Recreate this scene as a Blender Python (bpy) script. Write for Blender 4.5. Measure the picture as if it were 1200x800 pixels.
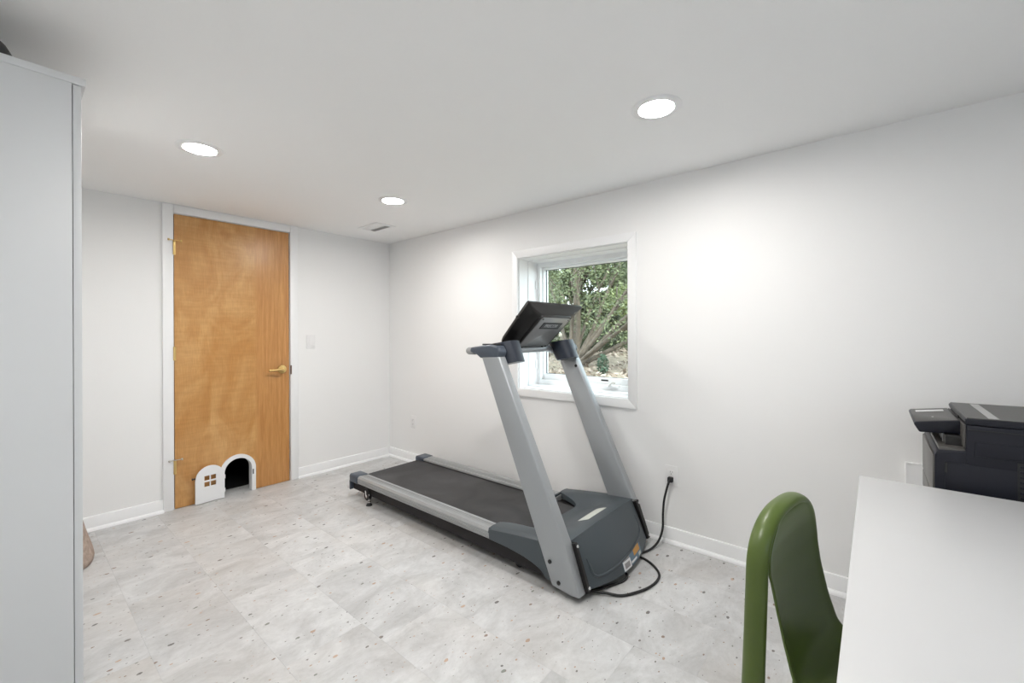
import bpy, bmesh, math, random
import numpy as np
from mathutils import Vector, Matrix
for o in list(bpy.data.objects): bpy.data.objects.remove(o)
S = bpy.context.scene
C = S.collection
random.seed(7)

# ------------------------------------------------------------------ camera
# room axes: the door wall is the plane Y=YD, the window wall the plane X=XW
XW, YD, H, EYE = 2.516, 3.757, 2.138, 1.22
XL, YB = -0.37, -1.70                      # left wall, wall behind the camera
cam = bpy.data.cameras.new('camera'); co = bpy.data.objects.new('camera', cam); C.objects.link(co)
cam.sensor_width = 36; cam.lens = 502.814 / 1200 * 36
cam.shift_y = (391.343 - 400) / 1200
cam.clip_start = 0.02; cam.clip_end = 200
co.matrix_world = (Matrix.Translation((0, 0, EYE)) @ Matrix.Rotation(math.radians(-49.716), 4, 'Z')
                   @ Matrix.Rotation(math.radians(90), 4, 'X') @ Matrix.Rotation(math.radians(-0.216), 4, 'Z'))
S.camera = co

# ------------------------------------------------------------------ sky, lamps, exposure
w = bpy.data.worlds.new('sky'); S.world = w; w.use_nodes = True
nt = w.node_tree
bg = nt.nodes['Background']
bg.inputs[0].default_value = (0.80, 0.90, 1.0, 1); bg.inputs[1].default_value = 2.5
sun = bpy.data.lights.new('sun', 'SUN'); sun.energy = 2.2; sun.angle = math.radians(12); sun.color = (1, .95, .85)
so = bpy.data.objects.new('sun', sun); C.objects.link(so)
so.rotation_euler = (math.radians(38), math.radians(-12), 0)
LAMP = 125.0        # emission of the recessed ceiling lights
S.view_settings.view_transform = 'Standard'; S.view_settings.look = 'None'
S.view_settings.gamma = 1; S.view_settings.use_curve_mapping = False
S.view_settings.exposure = 1.18
S.cycles.caustics_reflective = False; S.cycles.caustics_refractive = False

# ------------------------------------------------------------------ helpers
def bm_obj(name, bm, mat=None, parent=None, smooth=False, label=None, auto=None):
    me = bpy.data.meshes.new(name); bmesh.ops.recalc_face_normals(bm, faces=bm.faces[:])
    if parent is not None and parent.get('_base') is not None:
        b = Vector(parent['_base']); bmesh.ops.translate(bm, verts=bm.verts[:], vec=-b)
    bm.to_mesh(me); bm.free()
    return link(name, me, mat, parent, smooth, label, auto)
def link(name, me, mat=None, parent=None, smooth=False, label=None, auto=None):
    o = bpy.data.objects.new(name, me); C.objects.link(o)
    if mat: me.materials.append(mat)
    if parent is not None: o.parent = parent
    if parent is not None and parent.get('_base') is not None: o['_base'] = parent['_base']
    if smooth or auto:
        me.polygons.foreach_set('use_smooth', [True] * len(me.polygons))
        if auto: me.set_sharp_from_angle(angle=math.radians(auto))
    if label: o['label'] = label
    return o
def root(name, base, label, cat, group=None):
    o = bpy.data.objects.new(name, None); C.objects.link(o)
    o.location = base; o['_base'] = list(base); o['label'] = label; o['category'] = cat
    if group: o['group'] = group
    o.empty_display_size = .05
    return o
def sroot(name, base):
    o = bpy.data.objects.new(name, None); C.objects.link(o); o.location = base; o['_base'] = list(base)
    o['kind'] = 'structure'; o.empty_display_size = .05; return o
def struct(name, bm, mat, parent=None, **k):
    o = bm_obj(name, bm, mat, parent, **k)
    if parent is None: o['kind'] = 'structure'
    return o
def box(bm, a, b, bev=0, seg=2, mtx=None):
    x0, x1 = sorted((a[0], b[0])); y0, y1 = sorted((a[1], b[1])); z0, z1 = sorted((a[2], b[2]))
    r = bmesh.ops.create_cube(bm, size=1)
    vs = r['verts']
    bmesh.ops.scale(bm, verts=vs, vec=(x1 - x0, y1 - y0, z1 - z0))
    bmesh.ops.translate(bm, verts=vs, vec=((x0 + x1) / 2, (y0 + y1) / 2, (z0 + z1) / 2))
    if bev:
        es = list({e for v in vs for e in v.link_edges})
        g = bmesh.ops.bevel(bm, geom=es, offset=bev, segments=seg, affect='EDGES', profile=.5)
        vs = list({v for f in g['faces'] for v in f.verts} | {v for v in vs if v.is_valid})
    if mtx is not None: bmesh.ops.transform(bm, matrix=mtx, verts=vs)
    return vs
def nb(): return bmesh.new()
def bx(name, a, b, mat, parent=None, bev=0, seg=2, label=None, mtx=None):
    bm = nb(); box(bm, a, b, bev, seg, mtx)
    return bm_obj(name, bm, mat, parent, auto=35 if bev else None, label=label)
def prism(bm, pts, axis, a, b, bev=0, seg=2):
    """pts 2-D in the other two axes (cyclic order x,y,z without axis), extruded from a to b"""
    def P(p, t):
        l = [p[0], p[1]]; l.insert(axis, t); return l
    A = [bm.verts.new(P(p, a)) for p in pts]; B = [bm.verts.new(P(p, b)) for p in pts]
    n = len(pts); fs = [bm.faces.new(A), bm.faces.new(B[::-1])]
    for i in range(n): fs.append(bm.faces.new((A[i], B[i], B[(i + 1) % n], A[(i + 1) % n])))
    if bev:
        es = list({e for f in fs for e in f.edges})
        bmesh.ops.recalc_face_normals(bm, faces=fs)
        bmesh.ops.bevel(bm, geom=es, offset=bev, segments=seg, affect='EDGES', profile=.5)
def cyl(bm, a, b, r0, r1=None, n=20, cap=True):
    a = Vector(a); b = Vector(b); d = b - a; r1 = r0 if r1 is None else r1
    q = d.to_track_quat('Z', 'Y').to_matrix().to_4x4()
    bmesh.ops.create_cone(bm, cap_ends=cap, segments=n, radius1=r0, radius2=r1, depth=d.length,
                          matrix=Matrix.Translation((a + b) / 2) @ q)
def tube(bm, pts, rad, n=12, cap=True):
    pts = [Vector(p) for p in pts]; m = len(pts)
    rad = rad if isinstance(rad, (list, tuple)) else [rad] * m
    t0 = (pts[1] - pts[0]).normalized(); up = Vector((0, 0, 1)) if abs(t0.z) < .9 else Vector((1, 0, 0))
    nrm = t0.cross(up).normalized(); rings = []
    for i, p in enumerate(pts):
        t = (pts[min(i + 1, m - 1)] - pts[max(i - 1, 0)]).normalized()
        nrm = (nrm - t * nrm.dot(t)).normalized(); bn = t.cross(nrm)
        rings.append([bm.verts.new(p + (nrm * math.cos(2 * math.pi * k / n) + bn * math.sin(2 * math.pi * k / n)) * rad[i]) for k in range(n)])
    for i in range(m - 1):
        for k in range(n):
            bm.faces.new((rings[i][k], rings[i][(k + 1) % n], rings[i + 1][(k + 1) % n], rings[i + 1][k]))
    if cap: bm.faces.new(rings[0][::-1]); bm.faces.new(rings[-1])
def smoothpath(pts, k=8):
    pts = [Vector(p) for p in pts]; P = [pts[0]] + pts + [pts[-1]]; out = []
    for i in range(1, len(P) - 2):
        for j in range(k):
            t = j / k; a, b, c, d = P[i - 1], P[i], P[i + 1], P[i + 2]
            out.append(.5 * ((2 * b) + (c - a) * t + (2 * a - 5 * b + 4 * c - d) * t * t + (3 * b - a - 3 * c + d) * t ** 3))
    out.append(pts[-1]); return out
def lathe(bm, prof, ctr, n=32, axis='Z'):
    ctr = Vector(ctr); rings = []
    for r, h in prof:
        ring = []
        for k in range(n):
            a = 2 * math.pi * k / n
            p = {'Z': (r * math.cos(a), r * math.sin(a), h), 'Y': (r * math.cos(a), h, r * math.sin(a)), 'X': (h, r * math.cos(a), r * math.sin(a))}[axis]
            ring.append(bm.verts.new(ctr + Vector(p)))
        rings.append(ring)
    for i in range(len(rings) - 1):
        for k in range(n): bm.faces.new((rings[i][k], rings[i][(k + 1) % n], rings[i + 1][(k + 1) % n], rings[i + 1][k]))
    bm.faces.new(rings[0][::-1]); bm.faces.new(rings[-1])
def grid(bm, P):
    V = [[bm.verts.new(p) for p in row] for row in P]
    for i in range(len(V) - 1):
        for j in range(len(V[0]) - 1): bm.faces.new((V[i][j], V[i][j + 1], V[i + 1][j + 1], V[i + 1][j]))
    return V
def solid_grid(bm, P, Q):
    """closed sheet between two grids P and Q"""
    A = grid(bm, P); B = grid(bm, Q); n, m = len(A), len(A[0])
    for j in range(m - 1):
        bm.faces.new((A[0][j], B[0][j], B[0][j + 1], A[0][j + 1])); bm.faces.new((A[n - 1][j], A[n - 1][j + 1], B[n - 1][j + 1], B[n - 1][j]))
    for i in range(n - 1):
        bm.faces.new((A[i][0], A[i + 1][0], B[i + 1][0], B[i][0])); bm.faces.new((A[i][m - 1], B[i][m - 1], B[i + 1][m - 1], A[i + 1][m - 1]))
def sstep(a, b, x):
    t = min(1, max(0, (x - a) / (b - a))); return t * t * (3 - 2 * t)

# ------------------------------------------------------------------ materials
def mat(name, col, rough=.5, metal=0, spec=.5, noise=0, nscale=8, bump=0, bscale=60, emis=None, estr=0, coat=0):
    m = bpy.data.materials.new(name); m.use_nodes = True; t = m.node_tree; b = t.nodes['Principled BSDF']
    b.inputs['Base Color'].default_value = (*col, 1); b.inputs['Roughness'].default_value = rough
    b.inputs['Metallic'].default_value = metal; b.inputs['Specular IOR Level'].default_value = spec
    b.inputs['Coat Weight'].default_value = coat
    if emis: b.inputs['Emission Color'].default_value = (*emis, 1); b.inputs['Emission Strength'].default_value = estr
    if noise or bump:
        tc = t.nodes.new('ShaderNodeTexCoord')
    if noise:
        n = t.nodes.new('ShaderNodeTexNoise'); n.inputs['Scale'].default_value = nscale; n.inputs['Detail'].default_value = 5
        r = t.nodes.new('ShaderNodeValToRGB'); r.color_ramp.elements[0].position = .3; r.color_ramp.elements[1].position = .7
        r.color_ramp.elements[0].color = (*[c * (1 - noise) for c in col], 1); r.color_ramp.elements[1].color = (*[min(1, c * (1 + noise)) for c in col], 1)
        t.links.new(tc.outputs['Object'], n.inputs['Vector']); t.links.new(n.outputs['Fac'], r.inputs['Fac']); t.links.new(r.outputs['Color'], b.inputs['Base Color'])
    if bump:
        n2 = t.nodes.new('ShaderNodeTexNoise'); n2.inputs['Scale'].default_value = bscale; n2.inputs['Detail'].default_value = 3
        bp = t.nodes.new('ShaderNodeBump'); bp.inputs['Strength'].default_value = bump; bp.inputs['Distance'].default_value = .002
        t.links.new(tc.outputs['Object'], n2.inputs['Vector']); t.links.new(n2.outputs['Fac'], bp.inputs['Height']); t.links.new(bp.outputs['Normal'], b.inputs['Normal'])
    return m
M = {}
M['wall'] = mat('wall_paint', (.885, .885, .88), .6, spec=.3, bump=.15, bscale=220)
M['ceil'] = mat('ceiling_paint', (.95, .952, .95), .75, spec=.2, bump=.12, bscale=200)
M['trim'] = mat('trim_paint', (.90, .905, .91), .35)
M['vinyl'] = mat('window_vinyl', (.90, .92, .925), .35)
M['cab'] = mat('cabinet_white', (.67, .685, .695), .45)
M['desk'] = mat('desk_laminate', (.60, .605, .61), .35, noise=.012, nscale=3)
M['plate'] = mat('outlet_plastic', (.86, .86, .86), .3)
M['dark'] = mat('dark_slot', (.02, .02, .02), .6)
M['brass'] = mat('brass', (.82, .60, .25), .30, metal=1)
M['nickel'] = mat('nickel', (.62, .6, .56), .3, metal=1)
M['dkbrass'] = mat('aged_brass', (.10, .05, .022), .5)
M['petwhite'] = mat('pet_door_plastic', (.86, .87, .88), .35)
M['lens'] = mat('lamp_lens', (1, 1, 1), .5, emis=(1.0, .97, .935), estr=LAMP)
M['frame'] = mat('treadmill_black_steel', (.014, .012, .013), .55, spec=.3, bump=.1)
M['rail'] = mat('rail_silver', (.36, .37, .375), .42, metal=.25, noise=.03, nscale=30)
M['upright'] = mat('upright_silver_paint', (.36, .38, .395), .35, metal=.35)
M['hood'] = mat('hood_grey_plastic', (.054, .068, .078), .42, bump=.12, bscale=300)
M['cap'] = mat('cap_blue_grey_plastic', (.065, .082, .108), .4, bump=.1, bscale=300)
M['navy'] = mat('navy_grey_plastic', (.018, .025, .040), .35)
M['black'] = mat('console_black', (.008, .007, .007), .42)
M['conplate'] = mat('console_back_plate', (.26, .262, .265), .3, metal=.2)
M['chrome'] = mat('chrome', (.75, .75, .76), .15, metal=1)
M['rubber'] = mat('black_rubber', (.012, .012, .013), .6)
M['label'] = mat('label_pale', (.56, .58, .53), .5, noise=.10, nscale=120)
M['white'] = mat('sticker_white', (.75, .75, .76), .5)
M['orange'] = mat('sticker_orange', (.55, .27, .05), .5)
M['sblue'] = mat('sticker_blue_grey', (.12, .19, .25), .5)
M['sgrey'] = mat('sticker_grey', (.30, .29, .29), .5)
M['green'] = mat('green_glossy_plastic', (.078, .118, .020), .36, spec=.45, noise=.10, nscale=5)
M['prn'] = mat('printer_dark', (.008, .009, .016), .42, spec=.35, bump=.05, bscale=400)
M['prntop'] = mat('printer_top_grey', (.055, .053, .050), .4, bump=.1, bscale=400)
M['prnfront'] = mat('printer_warm_grey', (.08, .076, .07), .35)
M['prnsilver'] = mat('printer_silver', (.42, .42, .42), .4)
M['plush'] = mat('beige_plush', (.40, .31, .26), .95, noise=.25, nscale=40, bump=1, bscale=160)
M['dkobj'] = mat('charcoal', (.035, .037, .037), .6)
M['bark'] = mat('bark', (.14, .115, .09), .9, noise=.35, nscale=12, bump=.8, bscale=50)
M['concrete'] = mat('foundation', (.3, .29, .27), .9, noise=.1, nscale=10)
M['darkroom'] = mat('hall_paint', (.10, .10, .10), .9)
M['carpet'] = mat('dark_carpet', (.012, .012, .014), .95, bump=1, bscale=300)

def belt_mat():
    m = mat('belt_rubber', (.030, .028, .029), .55); t = m.node_tree; b = t.nodes['Principled BSDF']
    tc = t.nodes.new('ShaderNodeTexCoord'); n = t.nodes.new('ShaderNodeTexNoise'); n.inputs['Scale'].default_value = 3.2; n.inputs['Detail'].default_value = 8
    n.inputs['Distortion'].default_value = .8
    r = t.nodes.new('ShaderNodeValToRGB'); r.color_ramp.elements[0].position = .38; r.color_ramp.elements[1].position = .78
    r.color_ramp.elements[0].color = (.017, .016, .017, 1); r.color_ramp.elements[1].color = (.060, .058, .061, 1)
    t.links.new(tc.outputs['Object'], n.inputs['Vector']); t.links.new(n.outputs['Fac'], r.inputs['Fac']); t.links.new(r.outputs['Color'], b.inputs['Base Color'])
    n2 = t.nodes.new('ShaderNodeTexNoise'); n2.inputs['Scale'].default_value = 500
    bp = t.nodes.new('ShaderNodeBump'); bp.inputs['Strength'].default_value = .4; bp.inputs['Distance'].default_value = .001
    t.links.new(tc.outputs['Object'], n2.inputs['Vector']); t.links.new(n2.outputs['Fac'], bp.inputs['Height']); t.links.new(bp.outputs['Normal'], b.inputs['Normal'])
    return m
M['belt'] = belt_mat()

def tile_mat():
    m = bpy.data.materials.new('terrazzo_tile'); m.use_nodes = True; t = m.node_tree; b = t.nodes['Principled BSDF']; L = t.links.new
    def N(k, **v):
        n = t.nodes.new(k)
        for a, x in v.items(): n.inputs[a.replace('_', ' ')].default_value = x
        return n
    def math_(op, a, b2=None, c=None):
        n = t.nodes.new('ShaderNodeMath'); n.operation = op
        for i, x in enumerate((a, b2, c)):
            if x is None: continue
            if isinstance(x, (int, float)): n.inputs[i].default_value = x
            else: L(x, n.inputs[i])
        return n.outputs[0]
    def mix(f, a, c, mode='MIX'):
        n = t.nodes.new('ShaderNodeMix'); n.data_type = 'RGBA'; n.blend_type = mode
        for i, x in ((0, f), (6, a), (7, c)):
            if isinstance(x, (int, float)): n.inputs[i].default_value = x
            elif isinstance(x, tuple): n.inputs[i].default_value = (*x, 1)
            else: L(x, n.inputs[i])
        return n.outputs[2]
    geo = N('ShaderNodeNewGeometry'); oi = N('ShaderNodeObjectInfo')
    off = N('ShaderNodeVectorMath'); off.operation = 'SCALE'; off.inputs[0].default_value = (37, 53, 0); L(oi.outputs['Random'], off.inputs['Scale'])
    add = N('ShaderNodeVectorMath'); add.operation = 'ADD'; L(geo.outputs['Position'], add.inputs[0]); L(off.outputs[0], add.inputs[1])
    P = add.outputs[0]
    mp = N('ShaderNodeMapping'); mp.inputs['Rotation'].default_value = (0, 0, .35); mp.inputs['Scale'].default_value = (1.6, 2.6, 1); L(P, mp.inputs[0])
    n1 = N('ShaderNodeTexNoise', Scale=2.6, Detail=10, Roughness=.70, Distortion=.7); L(mp.outputs[0], n1.inputs['Vector'])
    n2 = N('ShaderNodeTexNoise', Scale=18, Detail=8, Roughness=.75); L(mp.outputs[0], n2.inputs['Vector'])
    r1 = N('ShaderNodeValToRGB'); e = r1.color_ramp.elements; e[0].position = .30; e[0].color = (.455, .455, .452, 1); e[1].position = .64; e[1].color = (.665, .67, .672, 1)
    L(n1.outputs['Fac'], r1.inputs['Fac'])
    r2 = N('ShaderNodeValToRGB'); e = r2.color_ramp.elements; e[0].position = .32; e[0].color = (.90, .895, .89, 1); e[1].position = .55; e[1].color = (1.0, 1.0, 1.0, 1)
    L(n2.outputs['Fac'], r2.inputs['Fac'])
    c = mix(1.0, r1.outputs[0], r2.outputs[0], 'MULTIPLY')
    tv = math_('MULTIPLY_ADD', oi.outputs['Random'], .09, .95)
    comb = N('ShaderNodeCombineColor'); 
    for i in range(3): L(tv, comb.inputs[i])
    c = mix(1.0, c, comb.outputs[0], 'MULTIPLY')
    # warm cloudy stains
    n3 = N('ShaderNodeTexNoise', Scale=1.1, Detail=3); L(P, n3.inputs['Vector'])
    f3 = math_('MULTIPLY', math_('SUBTRACT', n3.outputs['Fac'], .5), 1.2); f3c = N('ShaderNodeClamp'); L(f3, f3c.inputs[0])
    c = mix(f3c.outputs[0], c, (.50, .44, .375))
    # terrazzo chips: two sizes, jittered edges
    wob = N('ShaderNodeTexNoise', Scale=70, Detail=2); L(P, wob.inputs['Vector'])
    for sc, gate, rad, seed in ((16, .13, .16, 0.), (31, .08, .13, 9.), (58, .05, .16, 21.)):
        mp2 = N('ShaderNodeMapping'); mp2.inputs['Location'].default_value = (seed, seed * .7, 0); mp2.inputs['Rotation'].default_value = (0, 0, .5 + seed)
        mp2.inputs['Scale'].default_value = (1, 1.7, 0); L(P, mp2.inputs[0])
        v = N('ShaderNodeTexVoronoi', Scale=sc); v.voronoi_dimensions = '2D'; L(mp2.outputs[0], v.inputs['Vector'])
        sep = N('ShaderNodeSeparateColor'); L(v.outputs['Color'], sep.inputs[0])
        on = math_('LESS_THAN', sep.outputs[0], gate)
        rr = math_('MULTIPLY_ADD', sep.outputs[1], rad, .04)
        dd = math_('ADD', v.outputs['Distance'], math_('MULTIPLY', math_('SUBTRACT', wob.outputs['Fac'], .5), .22))
        k = math_('MULTIPLY', on, math_('LESS_THAN', dd, rr))
        cr = N('ShaderNodeValToRGB'); cr.color_ramp.interpolation = 'CONSTANT'
        els = cr.color_ramp.elements; els[0].position = 0; els[0].color = (.07, .062, .055, 1); els[1].position = .3; els[1].color = (.20, .115, .07, 1)
        for p_, col in ((.48, (.12, .10, .085)), (.62, (.40, .25, .16)), (.8, (.50, .33, .22)), (.92, (.16, .17, .14))):
            q = els.new(p_); q.color = (*col, 1)
        L(sep.outputs[2], cr.inputs['Fac'])
        c = mix(math_('MULTIPLY', k, .82), c, cr.outputs[0])
    L(c, b.inputs['Base Color']); b.inputs['Roughness'].default_value = .42; b.inputs['Specular IOR Level'].default_value = .4
    bp = N('ShaderNodeBump', Strength=.15, Distance=.001); L(n2.outputs['Fac'], bp.inputs['Height']); L(bp.outputs[0], b.inputs['Normal'])
    return m
M['tile'] = tile_mat()

def door_mat():
    m = bpy.data.materials.new('birch_veneer'); m.use_nodes = True; t = m.node_tree; b = t.nodes['Principled BSDF']; L = t.links.new
    tc = t.nodes.new('ShaderNodeTexCoord')
    def noise(scale, mscale, det=5, dist=0, rot=0):
        mp = t.nodes.new('ShaderNodeMapping'); mp.inputs['Scale'].default_value = mscale; mp.inputs['Rotation'].default_value = (0, rot, 0); L(tc.outputs['Object'], mp.inputs[0])
        n = t.nodes.new('ShaderNodeTexNoise'); n.inputs['Scale'].default_value = scale; n.inputs['Detail'].default_value = det; n.inputs['Distortion'].default_value = dist
        L(mp.outputs[0], n.inputs['Vector']); return n.outputs['Fac']
    def ramp(f, a, c, p0=.3, p1=.7):
        r = t.nodes.new('ShaderNodeValToRGB'); r.color_ramp.elements[0].position = p0; r.color_ramp.elements[1].position = p1
        r.color_ramp.elements[0].color = (*a, 1); r.color_ramp.elements[1].color = (*c, 1); L(f, r.inputs['Fac']); return r.outputs[0]
    def mix(f, a, c, mode='MIX'):
        n = t.nodes.new('ShaderNodeMix'); n.data_type = 'RGBA'; n.blend_type = mode
        if isinstance(f, (int, float)): n.inputs[0].default_value = f
        else: L(f, n.inputs[0])
        L(a, n.inputs[6]); L(c, n.inputs[7]); return n.outputs[2]
    blot = ramp(noise(2.0, (2.4, 1, 1.3), 8, 1.6, .35), (.53, .262, .080), (.645, .372, .150), .34, .62)
    cross = ramp(noise(5, (1.0, 1, 9), 4, .4, .12), (.94, .92, .88), (1.03, 1.03, 1.03), .35, .65)
    left = mix(1, blot, cross, 'MULTIPLY')
    grain = ramp(noise(6, (9, 1, .5), 6, .3), (.47, .212, .062), (.62, .325, .118), .3, .7)
    fine = ramp(noise(40, (6, 1, .35), 3), (.90, .88, .86), (1.05, 1.05, 1.05), .3, .7)
    sx = t.nodes.new('ShaderNodeSeparateXYZ'); L(tc.outputs['Object'], sx.inputs[0])
    mr = t.nodes.new('ShaderNodeMapRange'); mr.inputs[1].default_value = .505; mr.inputs[2].default_value = .535
    L(sx.outputs[0], mr.inputs[0])
    c = mix(mr.outputs[0], left, grain); c = mix(1, c, fine, 'MULTIPLY')
    L(c, b.inputs['Base Color']); b.inputs['Roughness'].default_value = .3; b.inputs['Specular IOR Level'].default_value = .5
    return m
M['door'] = door_mat()

def glass_mat():
    m = bpy.data.materials.new('window_glass'); m.use_nodes = True; t = m.node_tree; t.nodes.clear()
    o = t.nodes.new('ShaderNodeOutputMaterial'); tr = t.nodes.new('ShaderNodeBsdfTransparent'); tr.inputs[0].default_value = (.93, .96, .94, 1)
    gl = t.nodes.new('ShaderNodeBsdfGlossy'); gl.inputs['Roughness'].default_value = .01
    fr = t.nodes.new('ShaderNodeFresnel'); fr.inputs[0].default_value = 1.5; mx = t.nodes.new('ShaderNodeMixShader')
    g = t.nodes.new('ShaderNodeNewGeometry'); inv = t.nodes.new('ShaderNodeMath'); inv.operation = 'SUBTRACT'; inv.inputs[0].default_value = 1
    ml = t.nodes.new('ShaderNodeMath'); ml.operation = 'MULTIPLY'; t.links.new(g.outputs['Backfacing'], inv.inputs[1])
    t.links.new(fr.outputs[0], ml.inputs[0]); t.links.new(inv.outputs[0], ml.inputs[1])
    t.links.new(ml.outputs[0], mx.inputs[0]); t.links.new(tr.outputs[0], mx.inputs[1]); t.links.new(gl.outputs[0], mx.inputs[2]); t.links.new(mx.outputs[0], o.inputs[0])
    return m
M['glass'] = glass_mat()
def leaf_mat(name, a, c):
    m = bpy.data.materials.new(name); m.use_nodes = True; t = m.node_tree; b = t.nodes['Principled BSDF']
    g = t.nodes.new('ShaderNodeNewGeometry')
    r = t.nodes.new('ShaderNodeValToRGB'); r.color_ramp.elements[0].color = (*a, 1); r.color_ramp.elements[1].color = (*c, 1)
    t.links.new(g.outputs['Random Per Island'], r.inputs['Fac']); t.links.new(r.outputs[0], b.inputs['Base Color']); b.inputs['Roughness'].default_value = .6
    b.inputs['Subsurface Weight'].default_value = 0
    return m
M['leaf1'] = leaf_mat('leaf_dark', (.035, .05, .022), (.12, .145, .07))
M['leaf2'] = leaf_mat('leaf_mid', (.07, .095, .04), (.19, .22, .11))
M['leaf3'] = leaf_mat('leaf_bright', (.15, .20, .07), (.33, .38, .17))
M['leaf4'] = leaf_mat('leaf_bluish', (.03, .075, .045), (.10, .16, .10))
M['litter'] = mat('leaf_litter', (.24, .20, .15), .95, noise=.35, nscale=14, bump=1, bscale=30)
M['lleaf'] = leaf_mat('dry_leaf', (.14, .10, .07), (.46, .38, .32))

# ------------------------------------------------------------------ the shell
T = .34
WY0, WY1, WZ0, WZ1 = 1.177, 2.064, .812, 1.792      # window opening
bm = nb()
box(bm, (XW, YB - .1, 0), (XW + T, WY0, H)); box(bm, (XW, WY1, 0), (XW + T, YD + .12, H))
box(bm, (XW, WY0, 0), (XW + T, WY1, WZ0)); box(bm, (XW, WY0, WZ1), (XW + T, WY1, H))
struct('wall_right', bm, M['wall'])
DX0, DX1, DZ = .765, 1.537, 2.072                    # door opening
bm = nb()
box(bm, (XL - .1, YD, 0), (DX0 - .02, YD + .12, H)); box(bm, (DX1 + .02, YD, 0), (XW, YD + .12, H)); box(bm, (DX0 - .02, YD, DZ + .015), (DX1 + .02, YD + .12, H))
struct('wall_back', bm, M['wall'])
bm = nb(); box(bm, (XL - .1, YB, 0), (XL, YD, H)); struct('wall_left', bm, M['wall'])
BX0, BX1, BZ0, BZ1 = -.15, .65, .85, 1.75           # added opening, unseen behind the camera, letting in fill daylight
bm = nb()
box(bm, (XL - .1, YB - .1, 0), (BX0, YB, H)); box(bm, (BX1, YB - .1, 0), (XW, YB, H)); box(bm, (BX0, YB - .1, 0), (BX1, YB, BZ0)); box(bm, (BX0, YB - .1, BZ1), (BX1, YB, H))
struct('wall_front', bm, M['wall'])
w2 = sroot('fill_window', ((BX0 + BX1) / 2, YB, BZ0))  # frame of the added fill-light opening, never in view
for a, b in (((BX0, BZ0), (BX0 + .05, BZ1)), ((BX1 - .05, BZ0), (BX1, BZ1)), ((BX0 + .05, BZ0), (BX1 - .05, BZ0 + .05)), ((BX0 + .05, BZ1 - .05), (BX1 - .05, BZ1)), (((BX0 + BX1) / 2 - .02, BZ0 + .05), ((BX0 + BX1) / 2 + .02, BZ1 - .05))):
    bm = nb(); box(bm, (a[0], YB - .09, a[1]), (b[0], YB - .02, b[1]), .002, 1); struct('window_frame', bm, M['vinyl'], w2)
# ceiling with round cut-outs filled by the lamps (lamps are surface-thin discs, ceiling stays whole)
bm = nb(); box(bm, (XL - .1, YB - .1, H), (XW + T, YD + 1.3, H + .12)); struct('ceiling', bm, M['ceil'])
# hall behind the door
bm = nb()
box(bm, (.2, YD + 1.2, 0), (2.1, YD + 1.3, H)); box(bm, (.1, YD + .12, 0), (.2, YD + 1.3, H)); box(bm, (2.1, YD + .12, 0), (2.2, YD + 1.3, H))
struct('wall_hall', bm, M['darkroom'])
# floor: screed with one object per tile
bm = nb(); box(bm, (XL - .1, YB - .1, -.12), (XW + T, YD + 1.3, -.006)); fl = struct('floor', bm, mat('screed', (.20, .20, .195), .9))
fl['_base'] = [0, 0, 0]
PX, PY = .308, .61
offs = {0: 1.975, 1: 2.27, 2: 2.12, 3: 1.945, 4: 2.32, 5: 2.05, 6: 2.23, 7: 1.9, -1: 2.11, -2: 2.4, -3: 2.0}
g = .00012
for i in range(-3, 8):
    x0 = .354 + PX * i; x1 = x0 + PX
    x0c, x1c = max(x0, XL), min(x1, XW)
    if x1c - x0c < .01: continue
    y = offs[i] - PY * 8
    while y < YD:
        a, b_ = max(y, YB), min(y + PY, YD); 
        if b_ - a > .005:
            bx('tile', (x0c + g, a + g, -.006), (x1c - g, b_ - g, 0), M['tile'], fl, bev=.0003, seg=1)
        y += PY
bx('threshold_tile', (DX0 - .01, YD, -.006), (DX1 + .01, YD + .16, 0), M['tile'], fl)
bx('carpet', (.2, YD + .161, -.006), (2.1, YD + 1.2, .006), M['carpet'], fl)

def baseboard(name, pts_a, pts_b, nrm):
    """run from a to b along a wall, nrm points into the room"""
    a, b_, n = Vector((*pts_a, 0)), Vector((*pts_b, 0)), Vector((*nrm, 0))
    bm = nb()
    prof = [(0, 0), (.013, 0), (.013, .078), (.010, .086), (.004, .088), (0, .088)]
    q = [(.013, 0)] + [(.013 + .017 * math.cos(t), .019 * math.sin(t)) for t in [k * math.pi / 2 / 5 for k in range(6)]]
    for pr in (prof, q):
        A = [bm.verts.new(a + n * d + Vector((0, 0, z + .0005))) for d, z in pr]; B = [bm.verts.new(b_ + n * d + Vector((0, 0, z + .0005))) for d, z in pr]
        k = len(pr); bm.faces.new(A); bm.faces.new(B[::-1])
        for i in range(k): bm.faces.new((A[i], B[i], B[(i + 1) % k], A[(i + 1) % k]))
    return struct(name, bm, M['trim'], auto=40)
baseboard('baseboard_right', (XW, YB + .03), (XW, YD - .0), (-1, 0))
baseboard('baseboard_back', (DX1 + .064, YD), (XW - .03, YD), (0, -1))
baseboard('baseboard_back_left', (XL + .03, YD), (DX0 - .064, YD), (0, -1))
baseboard('baseboard_left', (XL, YB), (XL, YD), (1, 0))
baseboard('baseboard_front', (XL + .03, YB), (XW - .03, YB), (0, 1))

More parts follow.
